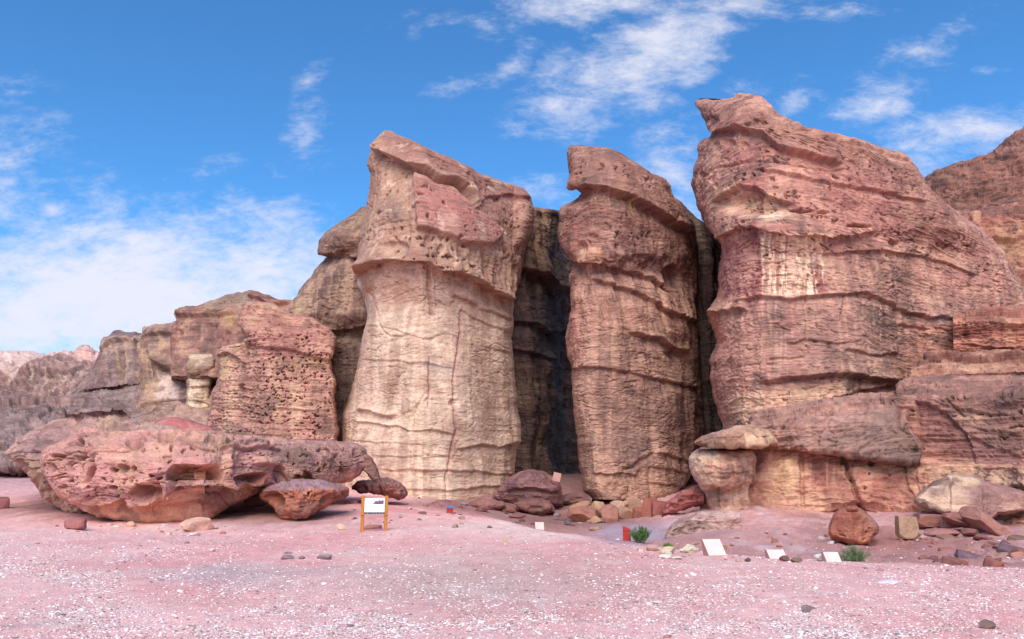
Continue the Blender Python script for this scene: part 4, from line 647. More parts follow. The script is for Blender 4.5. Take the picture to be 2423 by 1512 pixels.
PITS = [(186,1045,9,8,-35,.9),(138,1081,10,3.5,0,.8),(186,1082,15,6,-12,1.),(221,1080,14,5,0,.95),(318,1053,19,11,0,.6),(350,1030,22,6,0,.5),(392,1036,24,12,8,.9),(122,1108,13,12,0,.6),(213,1126,8,25,38,.6),(265,1112,7,5.5,0,.8),(315,1110,7,6,0,.8),(289,1109,14,10,0,.35),(265,1156,9,6,0,.75),(154,1154,3.5,6,0,.6),(309,1140,4,4,0,.5),(291,1144,2.5,2.5,0,.5),(210,1050,3,3,0,.4),
        (283,1204,14,9,0,.5),(655,1128,16,12,10,.5),(535,1040,30,5,4,.3),(700,1130,10,12,0,.4),(725,1140,22,10,0,.4),(775,1065,7,5,0,.4),(800,1075,5,5,0,.5),(842,1070,6,12,0,.3),(812,1115,6,16,0,.3),(760,1108,3,3,0,.4),(745,1100,3,3,0,.4),(683,1080,4,7,0,.4),(642,1049,6,5,0,.5)]
rock('pitted_boulder', 'giant pink boulder riddled with scooped hollows and holes, left foreground', 'boulder', J_T, J_B,
     [(98,39.5),(200,36.6),(350,35.4),(480,35.8),(560,37),(640,39.5),(760,42),(868,45)], [(1010,2.6),(1050,.7),(1090,.1),(1150,0),(1200,.7),(1243,1.6)], T=2.4, Tb=9, mode='cols', edge=42, step=1.15, mat=M_BOULDER,
     D=dict(big=.4,bs=3.2,mid=.1,ms=1.1,str=.1,plate=.04,pls=1.2,ss=.4,crk=.22,fine=.07,pit=.4,ps=.34,pz=.8,pm=lambda u,v: .9*sst(-.1,.2,fbm(u/35,v/25,0*u,2,206))*sst(1200,1165,v)),
     base=srgb(216,158,152), second=srgb(186,140,130), third=srgb(220,172,150),
     feats=[hollow(p[0],p[1],p[2],p[3],p[4],p[5]*(1.7 if p[2]<16 else 1.15)) for p in PITS] + [poly([(407,1104),(429,1099),(477,1103),(517,1104),(529,1116),(526,1136),(504,1144),(464,1142),(420,1137),(396,1136)],-1.3,3), poly([(302,1166),(322,1149),(350,1143),(372,1138),(382,1157),(384,1187),(368,1194),(333,1195),(307,1183)],-1.2,3), poly([(560,1128),(587,1120),(624,1122),(613,1139),(582,1157),(566,1150)],-1.1,3),
            poly([(150,1186),(197,1200),(236,1203),(262,1194),(283,1186),(300,1205),(341,1202),(366,1196),(388,1186),(400,1160),(440,1152),(520,1152),(560,1162),(590,1152),(660,1150),(640,1180),(500,1270),(200,1260)],-.55,3), poly([(640,1112),(655,1102),(672,1112),(676,1134),(650,1134)],-.6,3), poly([(700,1128),(712,1112),(732,1118),(738,1142),(700,1144)],-.5,3), bump(452,1118,60,5,2,.18), bump(470,1128,50,3,-3,.15), ledge([(200,1022),(260,1024),(340,1026),(370,1022),(420,1030),(470,1044),(510,1050),(560,1044),(640,1050),(660,1056)],.25,7,6,.2), ledge([(520,1062),(600,1060),(660,1070)],.3,7,4,.3), bump(400,1150,12,34,8,.5), bump(545,1090,10,30,0,.4), bump(620,1098,22,8,15,.5,1.5), crack([(500,1200),(540,1180),(600,1168)],.2,3), ledge([(640,1140),(700,1144),(800,1142)],.5,8)],
     layers=[cpoly([(165,1192),(271,1208),(350,1203),(385,1186),(440,1176),(520,1176),(600,1160),(620,1168),(500,1240),(350,1246),(230,1228)],srgb(224,160,130),.95,5), cpoly([(407,1104),(429,1099),(477,1103),(517,1104),(529,1116),(526,1136),(504,1144),(464,1142),(420,1137),(396,1136)],srgb(236,160,120),.95,4), cblob(345,1170,36,22,0,srgb(220,158,122),.95), cblob(595,1136,42,15,-14,srgb(196,118,96),.9), cpoly([(480,1180),(560,1180),(520,1225),(480,1235)],srgb(176,92,80),.8,8), cblob(392,1040,24,10,8,srgb(206,176,130),.8), cblob(318,1056,18,9,0,srgb(150,112,100),.6),
             cpoly([(600,1040),(760,1045),(740,1110),(640,1100)],srgb(158,124,116),.8,16), cblob(720,1130,46,18,0,srgb(224,184,144),.8), cblob(800,1120,50,22,0,srgb(206,146,126),.6), streaks([(700,1060),(868,1060),(868,1140),(700,1140)],srgb(212,170,138),.5,12,.1,.5,4), cblob(480,1100,80,8,0,srgb(214,158,130),.5), cblob(520,1050,60,14,0,srgb(206,166,132),.5), cblob(430,1060,70,20,0,srgb(176,122,118),.5), cblob(330,1010,120,8,0,srgb(190,128,124),.6)], seed=206, fk=.9, colk=(1.0,1.0,1.0))
rock('red_hump', 'smooth rose coloured rock hump showing above the great pitted boulder', 'rock', [(350,1018),(360,1005),(375,994),(400,986),(440,990),(470,998),(500,1010),(512,1018)], [(350,1050),(512,1050)],
     [(350,47),(512,47)], T=3, Tb=4, mode='cols', edge=24, D=dict(big=.2,mid=.15,str=.15,fine=.06,crk=.1), base=srgb(192,118,116), second=srgb(176,112,104), third=srgb(206,140,128), mat=M_BOULDER, seed=208)
# mid boulders
rock('hollowed_boulder', 'rust boulder with purple grey top and a dark hollow, right of the great boulder', 'boulder', [(616,1168),(622,1156),(640,1147),(665,1140),(700,1134),(730,1134),(760,1137),(785,1141),(806,1148),(822,1156),(824,1166)], [(616,1180),(632,1196),(650,1206),(662,1222),(668,1230),(690,1234),(720,1230),(740,1222),(752,1210),(770,1200),(800,1186),(815,1180),(824,1172)],
     [(616,38.2),(700,36.6),(760,37),(824,38.4)], [(1134,1.5),(1160,0),(1235,.5)], T=1.6, Tb=2.5, mode='cols', edge=26, step=1., mat=M_BOULDER, D=dict(big=.22,bs=1.5,mid=.16,ms=.7,str=.08,crk=.1,fine=.05,pit=.12,ps=.3), base=srgb(178,112,92), second=srgb(144,98,88), third=srgb(200,132,104),
     feats=[hollow(648,1184,24,17,15,2.0), hollow(772,1182,16,9,-35,.6), hollow(730,1167,3,7,15,.5), bump(705,1195,24,24,0,.25), bump(730,1205,8,26,25,.25), hollow(812,1172,6,8,-30,.3)],
     layers=[cpoly([(620,1158),(665,1138),(760,1134),(822,1156),(790,1158),(740,1156),(700,1160),(640,1162)],srgb(158,136,150),.9,4), cblob(702,1202,26,24,0,srgb(152,104,94),.8), cblob(770,1176,26,20,-30,srgb(204,128,92),.7), cblob(650,1158,24,6,-10,srgb(150,104,100),.6)], seed=210)
rock('leaning_slab', 'thin leaning rock slab forming a small arch at the right end of the great boulder', 'rock', [(858,1075),(862,1100),(858,1112),(868,1122),(880,1134),(886,1142)], [(866,1072),(880,1085),(892,1105),(900,1128),(903,1142)], [(855,45),(905,45.5)], T=.8, Tb=1., edge=9, step=1., mat=M_BOULDER, D=dict(big=.12,bs=1,mid=.12,ms=.6,str=.05,crk=.05,fine=.05), base=srgb(150,112,102), second=srgb(120,92,88), third=srgb(176,136,118), seed=212)
rock('wedge_boulder', 'reddish wedge boulder lying before the foot of the pale pillar', 'boulder', [(832,1150),(845,1138),(870,1134),(895,1134),(915,1128),(935,1136),(950,1142),(958,1152),(964,1166)], [(832,1158),(850,1166),(880,1167),(905,1170),(930,1179),(945,1184),(955,1178),(964,1170)], [(832,48),(964,49)], T=1.8, Tb=3, mode='cols', edge=24, step=1., mat=M_BOULDER,
     D=dict(big=.25,bs=1.6,mid=.2,ms=.8,str=.1,crk=.12,fine=.05), base=srgb(182,120,108), second=srgb(134,100,98), third=srgb(206,144,120), feats=[hollow(855,1152,14,6,10,.4), crack([(893,1134),(898,1165)],.3,4)], layers=[cpoly([(840,1136),(935,1126),(960,1160),(935,1152),(880,1146)],srgb(140,112,112),.6,6)], seed=214)
# rounded bedrock lump in the left cleft, and ledges before the pillars
rock('bedrock_mound', 'rounded purple red bedrock mound at the mouth of the left cleft', 'rock', [(1165,1172),(1185,1150),(1205,1128),(1230,1116),(1260,1110),(1290,1116),(1312,1130),(1326,1150),(1332,1176)], [(1165,1186),(1200,1192),(1260,1210),(1332,1200)], [(1165,62),(1250,60),(1332,63)], T=4, Tb=6, mode='cols', edge=36, D=dict(big=.4,bs=3,mid=.25,str=.35,ss=.7,crk=.2,fine=.08), base=srgb(150,106,104), second=srgb(122,88,90), third=srgb(168,122,114),
     feats=[ledge([(1200,1160),(1260,1156),(1320,1164)],.6,14,7,.4), poly([(1262,1152),(1318,1150),(1324,1190),(1262,1176)],.5,4)], seed=216)
for (L_, R__, Yc, nm, lb, sd_, bs_) in [
    ([(1008,1206),(1014,1192),(1035,1184),(1060,1183),(1085,1190),(1100,1203)], [(1008,1214),(1050,1222),(1100,1216)], 54, 'rounded_rock', 'low rounded maroon rock behind the red and blue box', 218, srgb(158,108,108)),
    ([(1110,1190),(1130,1182),(1160,1180),(1190,1184),(1215,1196)], [(1110,1204),(1160,1210),(1215,1212)], 57, 'layered_rock', 'thin layered rock ledge at the foot of the pale pillar, right side', 219, srgb(150,104,96)),
    ([(1215,1190),(1240,1180),(1275,1178),(1300,1186),(1312,1204)], [(1215,1206),(1260,1218),(1312,1216)], 58, 'layered_rock', 'blocky rock ledge below the bedrock mound in the cleft', 220, srgb(146,100,92)),
    ([(1318,1178),(1340,1166),(1380,1164),(1400,1176)], [(1318,1196),(1400,1204)], 66, 'layered_rock', 'shaded flat ledge between mound and middle pillar', 221, srgb(128,94,90)),
    ([(1565,1205),(1578,1186),(1605,1165),(1640,1150),(1665,1146)], [(1565,1222),(1600,1214),(1640,1200),(1665,1196)], 50, 'sloping_slab', 'long sloping red slab left of the banded round rock', 222, srgb(172,104,98)),
    ([(1575,1262),(1590,1240),(1615,1222),(1650,1212),(1700,1206),(1750,1208)], [(1575,1288),(1640,1290),(1700,1285),(1750,1260)], 39, 'earth_bank', 'crumbling tan and grey bank below the banded round rock', 223, srgb(196,160,150))]:
    rock(nm, lb, 'rock' if nm != 'earth_bank' else 'bank', L_, R__, [(L_[0][0],Yc),(L_[-1][0],Yc)], T=1.6 if nm != 'earth_bank' else 3, Tb=3, mode='cols', edge=14, step=1.2, mat=M_BOULDER, D=dict(big=.25,bs=1.8,mid=.22,ms=.9,str=.25,ss=.45,crk=.15,fine=.07,pit=.1), base=bs_, second=bs_*.8, third=bs_*1.2, seed=sd_)
# right-hand boulders
rock('leaning_block', 'big tilted boulder mottled cream and purple, leaning at the far right', 'boulder', [(2166,1184),(2176,1168),(2188,1156),(2210,1140),(2240,1124),(2270,1121),(2312,1130),(2360,1146),(2422,1163),(2500,1190)], [(2166,1190),(2190,1202),(2225,1214),(2245,1216),(2282,1226),(2324,1243),(2340,1238),(2360,1220),(2422,1210),(2500,1215)],
     [(2166,39.5),(2250,38.5),(2500,40)], [(1120,2.2),(1170,.5),(1244,0)], T=2.2, Tb=4, mode='cols', edge=9, step=1.1, mat=M_BOULDER, D=dict(big=.2,bs=2,mid=.08,ms=.9,str=.04,crk=.06,fine=.02,plate=.03,pls=1), base=srgb(184,146,132), second=srgb(160,120,116), third=srgb(214,178,152),
     feats=[poly([(2166,1184),(2196,1154),(2250,1140),(2320,1160),(2320,1240),(2240,1216)],.3,6), crack([(2250,1125),(2246,1215)],.25,2.5), ledge([(2240,1142),(2300,1150),(2330,1160)],.3,7,4,.2), ledge([(2166,1188),(2225,1208),(2290,1222)],.3,6)],
     layers=[cpoly([(2168,1182),(2190,1156),(2245,1150),(2290,1166),(2285,1214),(2230,1212)],srgb(222,188,162),.85,8), cpoly([(2240,1122),(2300,1130),(2330,1158),(2250,1140)],srgb(232,200,172),.85,5), cpoly([(2330,1136),(2500,1180),(2500,1220),(2340,1240),(2280,1220),(2300,1160)],srgb(156,112,112),.8,8), cblob(2215,1170,22,10,0,srgb(156,112,110),.7), cblob(2280,1176,20,16,0,srgb(150,110,112),.6)], seed=224)
rock('round_boulder', 'orange red boulder with a small cap and holes at lower right, alone on the talus', 'boulder', [(1961,1250),(1963,1236),(1972,1214),(1986,1202),(2006,1196),(2020,1196),(2042,1206),(2060,1220),(2072,1236),(2078,1248)], [(1961,1262),(1966,1276),(1990,1282),(2010,1288),(2037,1291),(2056,1286),(2066,1272),(2074,1264),(2078,1254)],
     [(1961,33.5),(2020,32.6),(2078,33.4)], T=1.1, Tb=1.6, mode='cols', edge=15, step=.9, mat=M_SMOOTH, D=dict(big=.1,bs=1.3,mid=.05,ms=.7,str=.03,ss=.25,crk=.04,fine=.012,dip=(-.1,0)), base=srgb(184,116,94), second=srgb(160,98,84), third=srgb(206,142,112),
     feats=[bump(2016,1203,18,6,8,.22,2), crack([(2000,1206),(2030,1212)],.18,2.2), hollow(2049,1260,3.5,3.5,0,.3), hollow(2056,1250,2.6,2.2,0,.25), hollow(1990,1270,9,5,20,.18), hollow(2044,1276,5,3.5,-20,.22), hollow(2070,1268,6,7,-30,.3)],
     layers=[cblob(2060,1232,24,22,40,srgb(176,136,120),.7), cblob(2050,1282,20,6,0,srgb(212,148,96),.7)], seed=226)
# ------------------------------------------------------------------ loose stones, each a faceted lump
_ICO = {}
def ico(sub):
    if sub not in _ICO:
        bm = bmesh.new(); bmesh.ops.create_icosphere(bm, subdivisions=sub, radius=1)
        _ICO[sub] = (np.array([v.co[:] for v in bm.verts]), np.array([[v.index for v in f.verts] for f in bm.faces], np.int32)); bm.free()
    return _ICO[sub]
def stone(name, label, cat, loc, size, col, seed, sub=4, cuts=9, rough=.06, rot=None, group=None, box=False, col2=None, sink=.12, smooth=False):
    r = np.random.RandomState(seed); V, F = ico(sub); V = V.copy()
    if box: N_ = np.array([[1,0,0],[-1,0,0],[0,1,0],[0,-1,0],[0,0,1],[0,0,-1]]) + r.normal(0, .1, (6, 3)); D_ = np.full(6, .62) + r.uniform(-.05, .05, 6)
    else: N_ = r.normal(size=(cuts, 3)); D_ = r.uniform(.55, .88, cuts)
    if box: N_ = np.concatenate([N_, r.normal(size=(4, 3))]); D_ = np.concatenate([D_, r.uniform(.68, .85, 4)])
    N_ = N_/np.linalg.norm(N_, axis=1)[:, None]
    for nn, d in zip(N_, D_):
        s = V @ nn - d; V = V - np.maximum(s, 0)[:, None]*nn[None]*.97
    V = V*(1 + rough*fbm(V[:, 0]*1.7+seed, V[:, 1]*1.7, V[:, 2]*1.7, 4, seed % 50)[:, None])
    V = V/np.abs(V).max(0)*.5*np.array(size)[None]
    if rot:
        from mathutils import Euler
        Rm = np.array(Euler([R_(a) for a in rot]).to_matrix()); V = V @ Rm.T
    V[:, 2] -= V[:, 2].min() + sink*size[2]
    nz = fbm(V[:, 0]/size[0]*4, V[:, 1]/size[1]*4, V[:, 2]/size[2]*6 + seed, 4, 7, .6)
    C = np.repeat(np.asarray(col)[None], len(V), 0); C = mixc(C, np.asarray(col2) if col2 is not None else np.asarray(col)*.72, sst(0, .4, nz)); C = C*(1+.15*nz)[:, None]
    o = mesh_np(name, V, F, M_STONE, np.clip(C, .01, .9), smooth=smooth)
    if smooth and sub >= 3:
        pass
    o.location = loc
    return tag(o, label, cat, group)
def stone_px(name, label, u, v, w, h, col, seed, depth=None, Y=None, **k):
    """w, h: apparent size; u, v: centre of the foot"""
    x, y, z = on_ground(u, v)
    if Y: x, y, z = [float(q) for q in PX(u, v, Y)]
    s = math.hypot(x, y)/FOC*1.0; return stone(name, label, k.pop('cat', 'rock'), (x, y + (depth or w*s)*.3, z), (w*s, (depth or w*s*.8), h*s*1.12), col, seed, **k)
WHT = srgb(232,216,206); PNK = srgb(196,150,142); RBR = srgb(160,108,100); TANS = srgb(200,166,140); GRS = srgb(120,104,108)
S = [ # name, label, u, v, w, h, colour, seed, extras
 ('pale_rock','pinkish white rock lying in front of the great pitted boulder',452,1259,82,32,srgb(232,184,164),1,dict(sub=5,cuts=12,rough=.12)),
 ('white_stone','flat white stone touching the pale rock before the great boulder',456,1268,26,8,WHT,2,{}),
 ('red_rock','low maroon wedge rock left of the pale rock',170,1252,50,23,srgb(176,116,112),3,dict(cuts=6)),
 ('orange_stone','small peach stone between maroon wedge and pale rock',307,1246,20,12,srgb(226,178,150),4,{}),
 ('red_rock','dark maroon rock cut by the left edge of the view',0,1205,30,28,srgb(160,104,106),5,{}),
 ('pale_stone','cream stone standing on edge, left of the information board',806,1255,22,14,srgb(232,196,166),6,dict(rot=(0,25,0))),
 ('mottled_rock','mottled rose rock between the two posts of the board',880,1256,40,15,srgb(206,140,124),7,dict(Y=32.2)),
 ('yellow_stone','small yellow stone on the open ground right of the board',1194,1281,12,6,srgb(226,196,130),8,{}),
 ('cube_rock','squared tan block of the rubble under the middle pillar',1461,1211,34,26,srgb(206,166,146),9,dict(box=True,Y=60,sub=5,rough=.04)),
 ('round_rock','small round tan stone next to the squared block under the middle pillar',1479,1200,18,16,srgb(200,160,134),10,dict(Y=60.5)),
 ('rubble_rock','tan block with upright cracks right of the squared block',1500,1205,35,27,srgb(186,146,122),11,dict(box=True,Y=61)),
 ('rubble_rock','broad pinkish rubble rock at the left of the pile under the middle pillar',1388,1236,87,41,srgb(180,122,106),12,dict(Y=55,sub=5)),
 ('rubble_rock','slanting tan slab leaning at the left end of the rubble pile',1372,1214,57,25,srgb(186,142,112),13,dict(Y=57,rot=(0,-25,0))),
 ('rubble_rock','narrow pink standing rock in the middle of the rubble pile',1446,1240,50,45,srgb(180,128,112),14,dict(Y=54,cuts=7)),
 ('rubble_rock','rounded tan rock with a dark crack, centre right of the rubble pile',1482,1232,45,35,srgb(192,146,122),15,dict(Y=56)),
 ('rubble_rock','red cracked rock at the right of the rubble pile',1512,1234,30,42,srgb(164,104,92),16,dict(Y=56)),
 ('rubble_rock','tall red rock with a pitted face, right end of the rubble pile',1540,1226,42,52,srgb(172,108,94),17,dict(Y=56,box=True)),
 ('rubble_rock','reddish block below the sloping red slab',1568,1222,47,37,srgb(164,98,88),18,dict(Y=53,box=True)),
 ('rubble_rock','small tan rock at the bottom of the rubble pile',1412,1240,27,20,srgb(196,158,124),19,dict(Y=54)),
 ('rubble_rock','cream wedge tucked between pink rocks of the pile',1418,1216,37,32,srgb(206,160,132),20,dict(Y=58,cuts=6)),
 ('flat_stone','flat tan stone in the wash below the rubble pile',1410,1256,34,12,srgb(184,148,128),21,dict(Y=48)),
 ('grey_stone','dark grey stone alone in the wash left of the rubble pile',1343,1243,20,14,GRS,22,dict(Y=52)),
 ('flat_stone','thin red flat stone in the shaded wash, left side',1205,1212,34,10,srgb(160,106,96),23,dict(Y=56)),
 ('flat_stone','thin reddish slab in the wash behind the open ground crest',1225,1226,44,9,srgb(150,100,94),24,dict(Y=50)),
 ('grey_stone','grey stone in the middle of the shaded wash',1319,1222,18,9,srgb(150,132,134),25,dict(Y=56)),
 ('white_stone','rounded white stone left of the red post box',1462,1282,13,8,WHT,26,dict(Y=37)),
 ('brown_stone','brown stone between white stone and red post box',1452,1284,9,7,RBR,27,dict(Y=36.5)),
 ('cream_rock','cream arched rock below the small green tuft',1582,1311,40,17,srgb(226,204,170),28,dict(sub=5,rough=.15)),
 ('pink_rock','pinkish rock left of the small green tuft',1545,1304,30,18,srgb(206,162,152),29,{}),
 ('white_rock','jagged white rock heap piece beside the large stone slab',1634,1309,46,20,srgb(236,226,196),30,dict(rough=.35,cuts=14,sub=4)),
 ('white_rock','low white rock in front of the jagged white heap',1576,1322,34,11,srgb(236,222,208),31,dict(rough=.2)),
 ('white_rock','small whitish rock right of the low white one',1602,1324,26,7,srgb(232,220,204),32,dict(rough=.3)),
 ('dark_stone','dark stone with a smaller companion in front of the bank',1770,1330,14,9,srgb(116,92,92),33,{}),
 ('brown_rock','rounded brown stone before the second stone slab',1858,1328,24,13,srgb(132,104,96),34,{}),
 ('brown_rock','brown knobbly stone right of the rounded brown one',1886,1331,28,11,srgb(138,112,98),35,{}),
 ('white_rock','white cracked rock in front of the third stone slab',1948,1326,32,17,srgb(226,218,220),36,dict(Y=21)),
 ('square_rock','squared tan rock standing right of the round orange boulder',2152,1268,42,44,srgb(186,150,124),37,dict(box=True,sub=5,Y=35,rough=.03)),
 ('flat_block','flat topped block under the leaning mottled boulder',2208,1243,62,25,srgb(172,120,108),38,dict(box=True,sub=5,Y=38)),
 ('block_rock','rose block propping the leaning mottled boulder',2262,1247,44,32,srgb(176,122,112),39,dict(box=True,Y=37)),
 ('slanted_slab','long slanted pink slab sliding down at the far right',2352,1275,86,26,srgb(184,130,118),40,dict(rot=(0,40,0),box=True,Y=35,sub=5)),
 ('slanted_slab','lens shaped grey pink slab near the right edge',2392,1322,58,15,srgb(168,132,128),41,dict(rot=(0,26,0),Y=29)),
 ('purple_rock','small purple cornered rock above the lens shaped slab',2388,1300,26,20,srgb(128,92,104),42,dict(Y=30)),
 ('brown_rock','brown pointed rock of the small group behind the right crest',2212,1349,34,16,srgb(158,114,94),43,dict(Y=24.5)),
 ('purple_rock','purple brown rock topping the small group behind the right crest',2214,1334,22,17,srgb(132,92,96),44,dict(Y=25.5)),
 ('brown_rock','long light brown rock at the right of the small group behind the crest',2246,1345,36,20,srgb(176,132,114),45,dict(Y=25,rot=(0,25,0))),
 ('grey_stone','grey squared stone alone on the lower right gravel',1913,1452,26,15,srgb(140,124,130),46,dict(cuts=6)),
 ('dark_stone','dark tan angular stone in the bottom right corner gravel',2342,1490,34,16,srgb(136,112,104),47,dict(cuts=6)),
 ('white_stone','small cream stone on the gravel below the low stone slab',1743,1361,11,8,srgb(230,214,190),48,{}),
 ('grey_stone','grey stone left in the row of dark stones',675,1324,32,10,srgb(160,136,140),49,{}),
 ('grey_stone','middle small grey stone in the row of dark stones',712,1324,16,7,srgb(154,132,136),50,{}),
 ('grey_stone','wide flat grey stone at the right of the dark row',765,1325,34,12,srgb(166,144,148),51,{}),
 ('grey_stone','thin grey stone behind the row of dark stones',680,1311,20,5,srgb(146,130,134),52,{}),
 ('white_stone','white stone in the gravel below the maroon wedge',500,1306,14,8,WHT,53,{}),
 ('white_stone','white stone at the bottom centre left gravel patch',464,1498,18,10,WHT,54,{}),
 ('pink_stone','pale pink stone above the bottom edge',626,1523,18,14,srgb(226,180,168),55,{}),
 ('white_stone','pale flat stone in the right middle gravel',1555,1428,26,6,WHT,56,{}),
 ('white_stone','chalky white flat patch stone on the right gravel',2105,1380,60,10,srgb(230,222,226),57,dict(rough=.3,sink=.5)),
 ('brown_stone','brown low boulder before the hollowed rust boulder',668,1218,36,22,srgb(150,104,96),58,dict(Y=37.5)),
 ('rock_chunk','brown rock chunk showing under the great boulder gap',594,1196,60,34,srgb(166,114,104),59,dict(Y=42,sub=5)),
 ('grey_stone','small dark pointed stones on the slope behind the board',835,1194,24,12,srgb(150,116,116),60,dict(Y=46)),
 ('rose_rock','low rose rock at the right foot of the red box',1142,1210,36,13,srgb(150,100,98),61,dict(Y=55)),
 ('talus_rock','long thin dark red ledge stone on the right talus',2300,1255,90,14,srgb(164,108,98),62,dict(Y=36,rot=(0,14,0),sub=5)),
 ('talus_rock','low pink ledge stone below the flat topped block',2240,1270,80,18,srgb(176,124,116),63,dict(Y=35,sub=5)),
 ('talus_rock','brown cornered rock at the base of the slanted slab',2300,1268,40,16,srgb(150,104,96),64,dict(Y=34.5)),
 ('talus_rock','thin salmon slab below the slanted pink slab',2312,1308,50,10,srgb(186,134,120),65,dict(Y=31,rot=(0,18,0))),
 ('talus_rock','dark red slab between salmon slab and the right edge',2340,1290,46,15,srgb(158,108,102),66,dict(Y=32,rot=(0,22,0))),
]
for (nm, lb, u, v, w, h, c_, sd_, k) in S:
    k = dict(k); stone_px(nm, lb, u, v, w, h, c_, sd_, **k)
# scattered loose stones, each one a thing
ORD = ['leftmost', 'second from the left', 'third from the left', 'fourth from the left', 'fifth from the left', 'sixth from the left', 'seventh from the left', 'eighth from the left', 'ninth from the left', 'tenth from the left']
def scatter(n, box, name, what, group, cols, smin, smax, seed, angular=False, sink=0.):
    """n = 4 x per colour; every stone is its own object, labelled by colour and by its order among those of its colour"""
    r = np.random.RandomState(seed); names = [c[0] for c in cols]; made = {c: [] for c in names}; base = {}
    for k in range(n):
        cn, cv = cols[k % len(cols)]; var = (k // len(cols)) % 3; key = (cn, var)
        if key not in base:
            o = base[key] = stone(name, what, 'stone', (0, 0, 0), (1, r.uniform(.55, .95), r.uniform(.35, .7)), cv, seed*31+k, sub=3, cuts=7, group=group, rough=.08, box=angular and var != 1)
        else: o = base[key].copy(); COL.objects.link(o)
        u = r.uniform(box[0], box[2]); v = r.uniform(box[1], box[3]); x, y, z = on_ground(u, v); s = (smin + (smax-smin)*r.rand()**2)*(y/25)**.5
        o.location = (x, y, z - (.05+sink)*s); o.rotation_euler = (r.uniform(-.35, .35), r.uniform(-.35, .35), r.uniform(0, 6.28)); o.scale = (s, s*r.uniform(.8, 1.1), s*r.uniform(.7, 1.1)); made[cn].append((u, o))
    for cn in names:
        for i, (u, o) in enumerate(sorted(made[cn], key=lambda q: q[0])): o['label'] = '%s of the %s %s' % (ORD[i], cn, what)
scatter(60, (1590, 1228, 2420, 1335), 'talus_stone', 'loose stones on the right talus', 'loose stones on the right talus', [('rose', srgb(176,122,112)), ('maroon', srgb(150,104,98)), ('pale', srgb(206,170,160)), ('dark brown', srgb(130,96,88)), ('white', srgb(226,206,200)), ('salmon', srgb(196,138,122))], .1, .42, 3, True, .1)
scatter(48, (2150, 1240, 2422, 1342), 'rubble_stone', 'angular stones below the leaning mottled boulder', 'rubble below the leaning boulder', [('red', srgb(166,108,98)), ('salmon', srgb(190,138,122)), ('maroon', srgb(142,98,94)), ('tan', srgb(180,142,128)), ('brown', srgb(150,112,100)), ('purple', srgb(134,104,112))], .25, .85, 4, True, .22)
scatter(40, (110, 1240, 560, 1266), 'pale_stone', 'stones along the foot of the pitted boulder', 'stones along the foot of the great boulder', [('cream', srgb(226,196,180)), ('tan', srgb(206,170,146)), ('rust', srgb(180,126,106)), ('white', srgb(232,218,212))], .06, .3, 5, True, .1)
scatter(32, (980, 1186, 1420, 1250), 'wash_stone', 'stones on the shaded wash floor', 'stones on the floor of the wash', [('maroon', srgb(150,106,100)), ('greyish', srgb(166,136,130)), ('dark', srgb(120,92,92)), ('tan', srgb(184,146,130))], .15, .5, 6, True, .1)
scatter(36, (1440, 1284, 1760, 1322), 'bank_stone', 'small stones between red box and stone slab', 'stones by the red box', [('white', srgb(230,216,202)), ('rose', srgb(200,156,150)), ('cream', srgb(220,196,176)), ('brown', srgb(156,116,112))], .07, .26, 7, True, .1)
scatter(28, (0, 1262, 2422, 1440), 'gravel_stone', 'larger stones out on the open gravel', 'larger stones on the open gravel', [('white', srgb(234,222,218)), ('pinkish', srgb(222,190,184)), ('grey', srgb(160,142,146)), ('cream', srgb(236,222,204))], .04, .11, 8, True)
scatter(24, (820, 1178, 1000, 1240), 'slope_stone', 'small stones behind the information board', 'stones behind the information board', [('rose', srgb(196,140,134)), ('red', srgb(172,118,112)), ('pale', srgb(216,180,170)), ('dark', srgb(140,104,102))], .07, .22, 9, True)
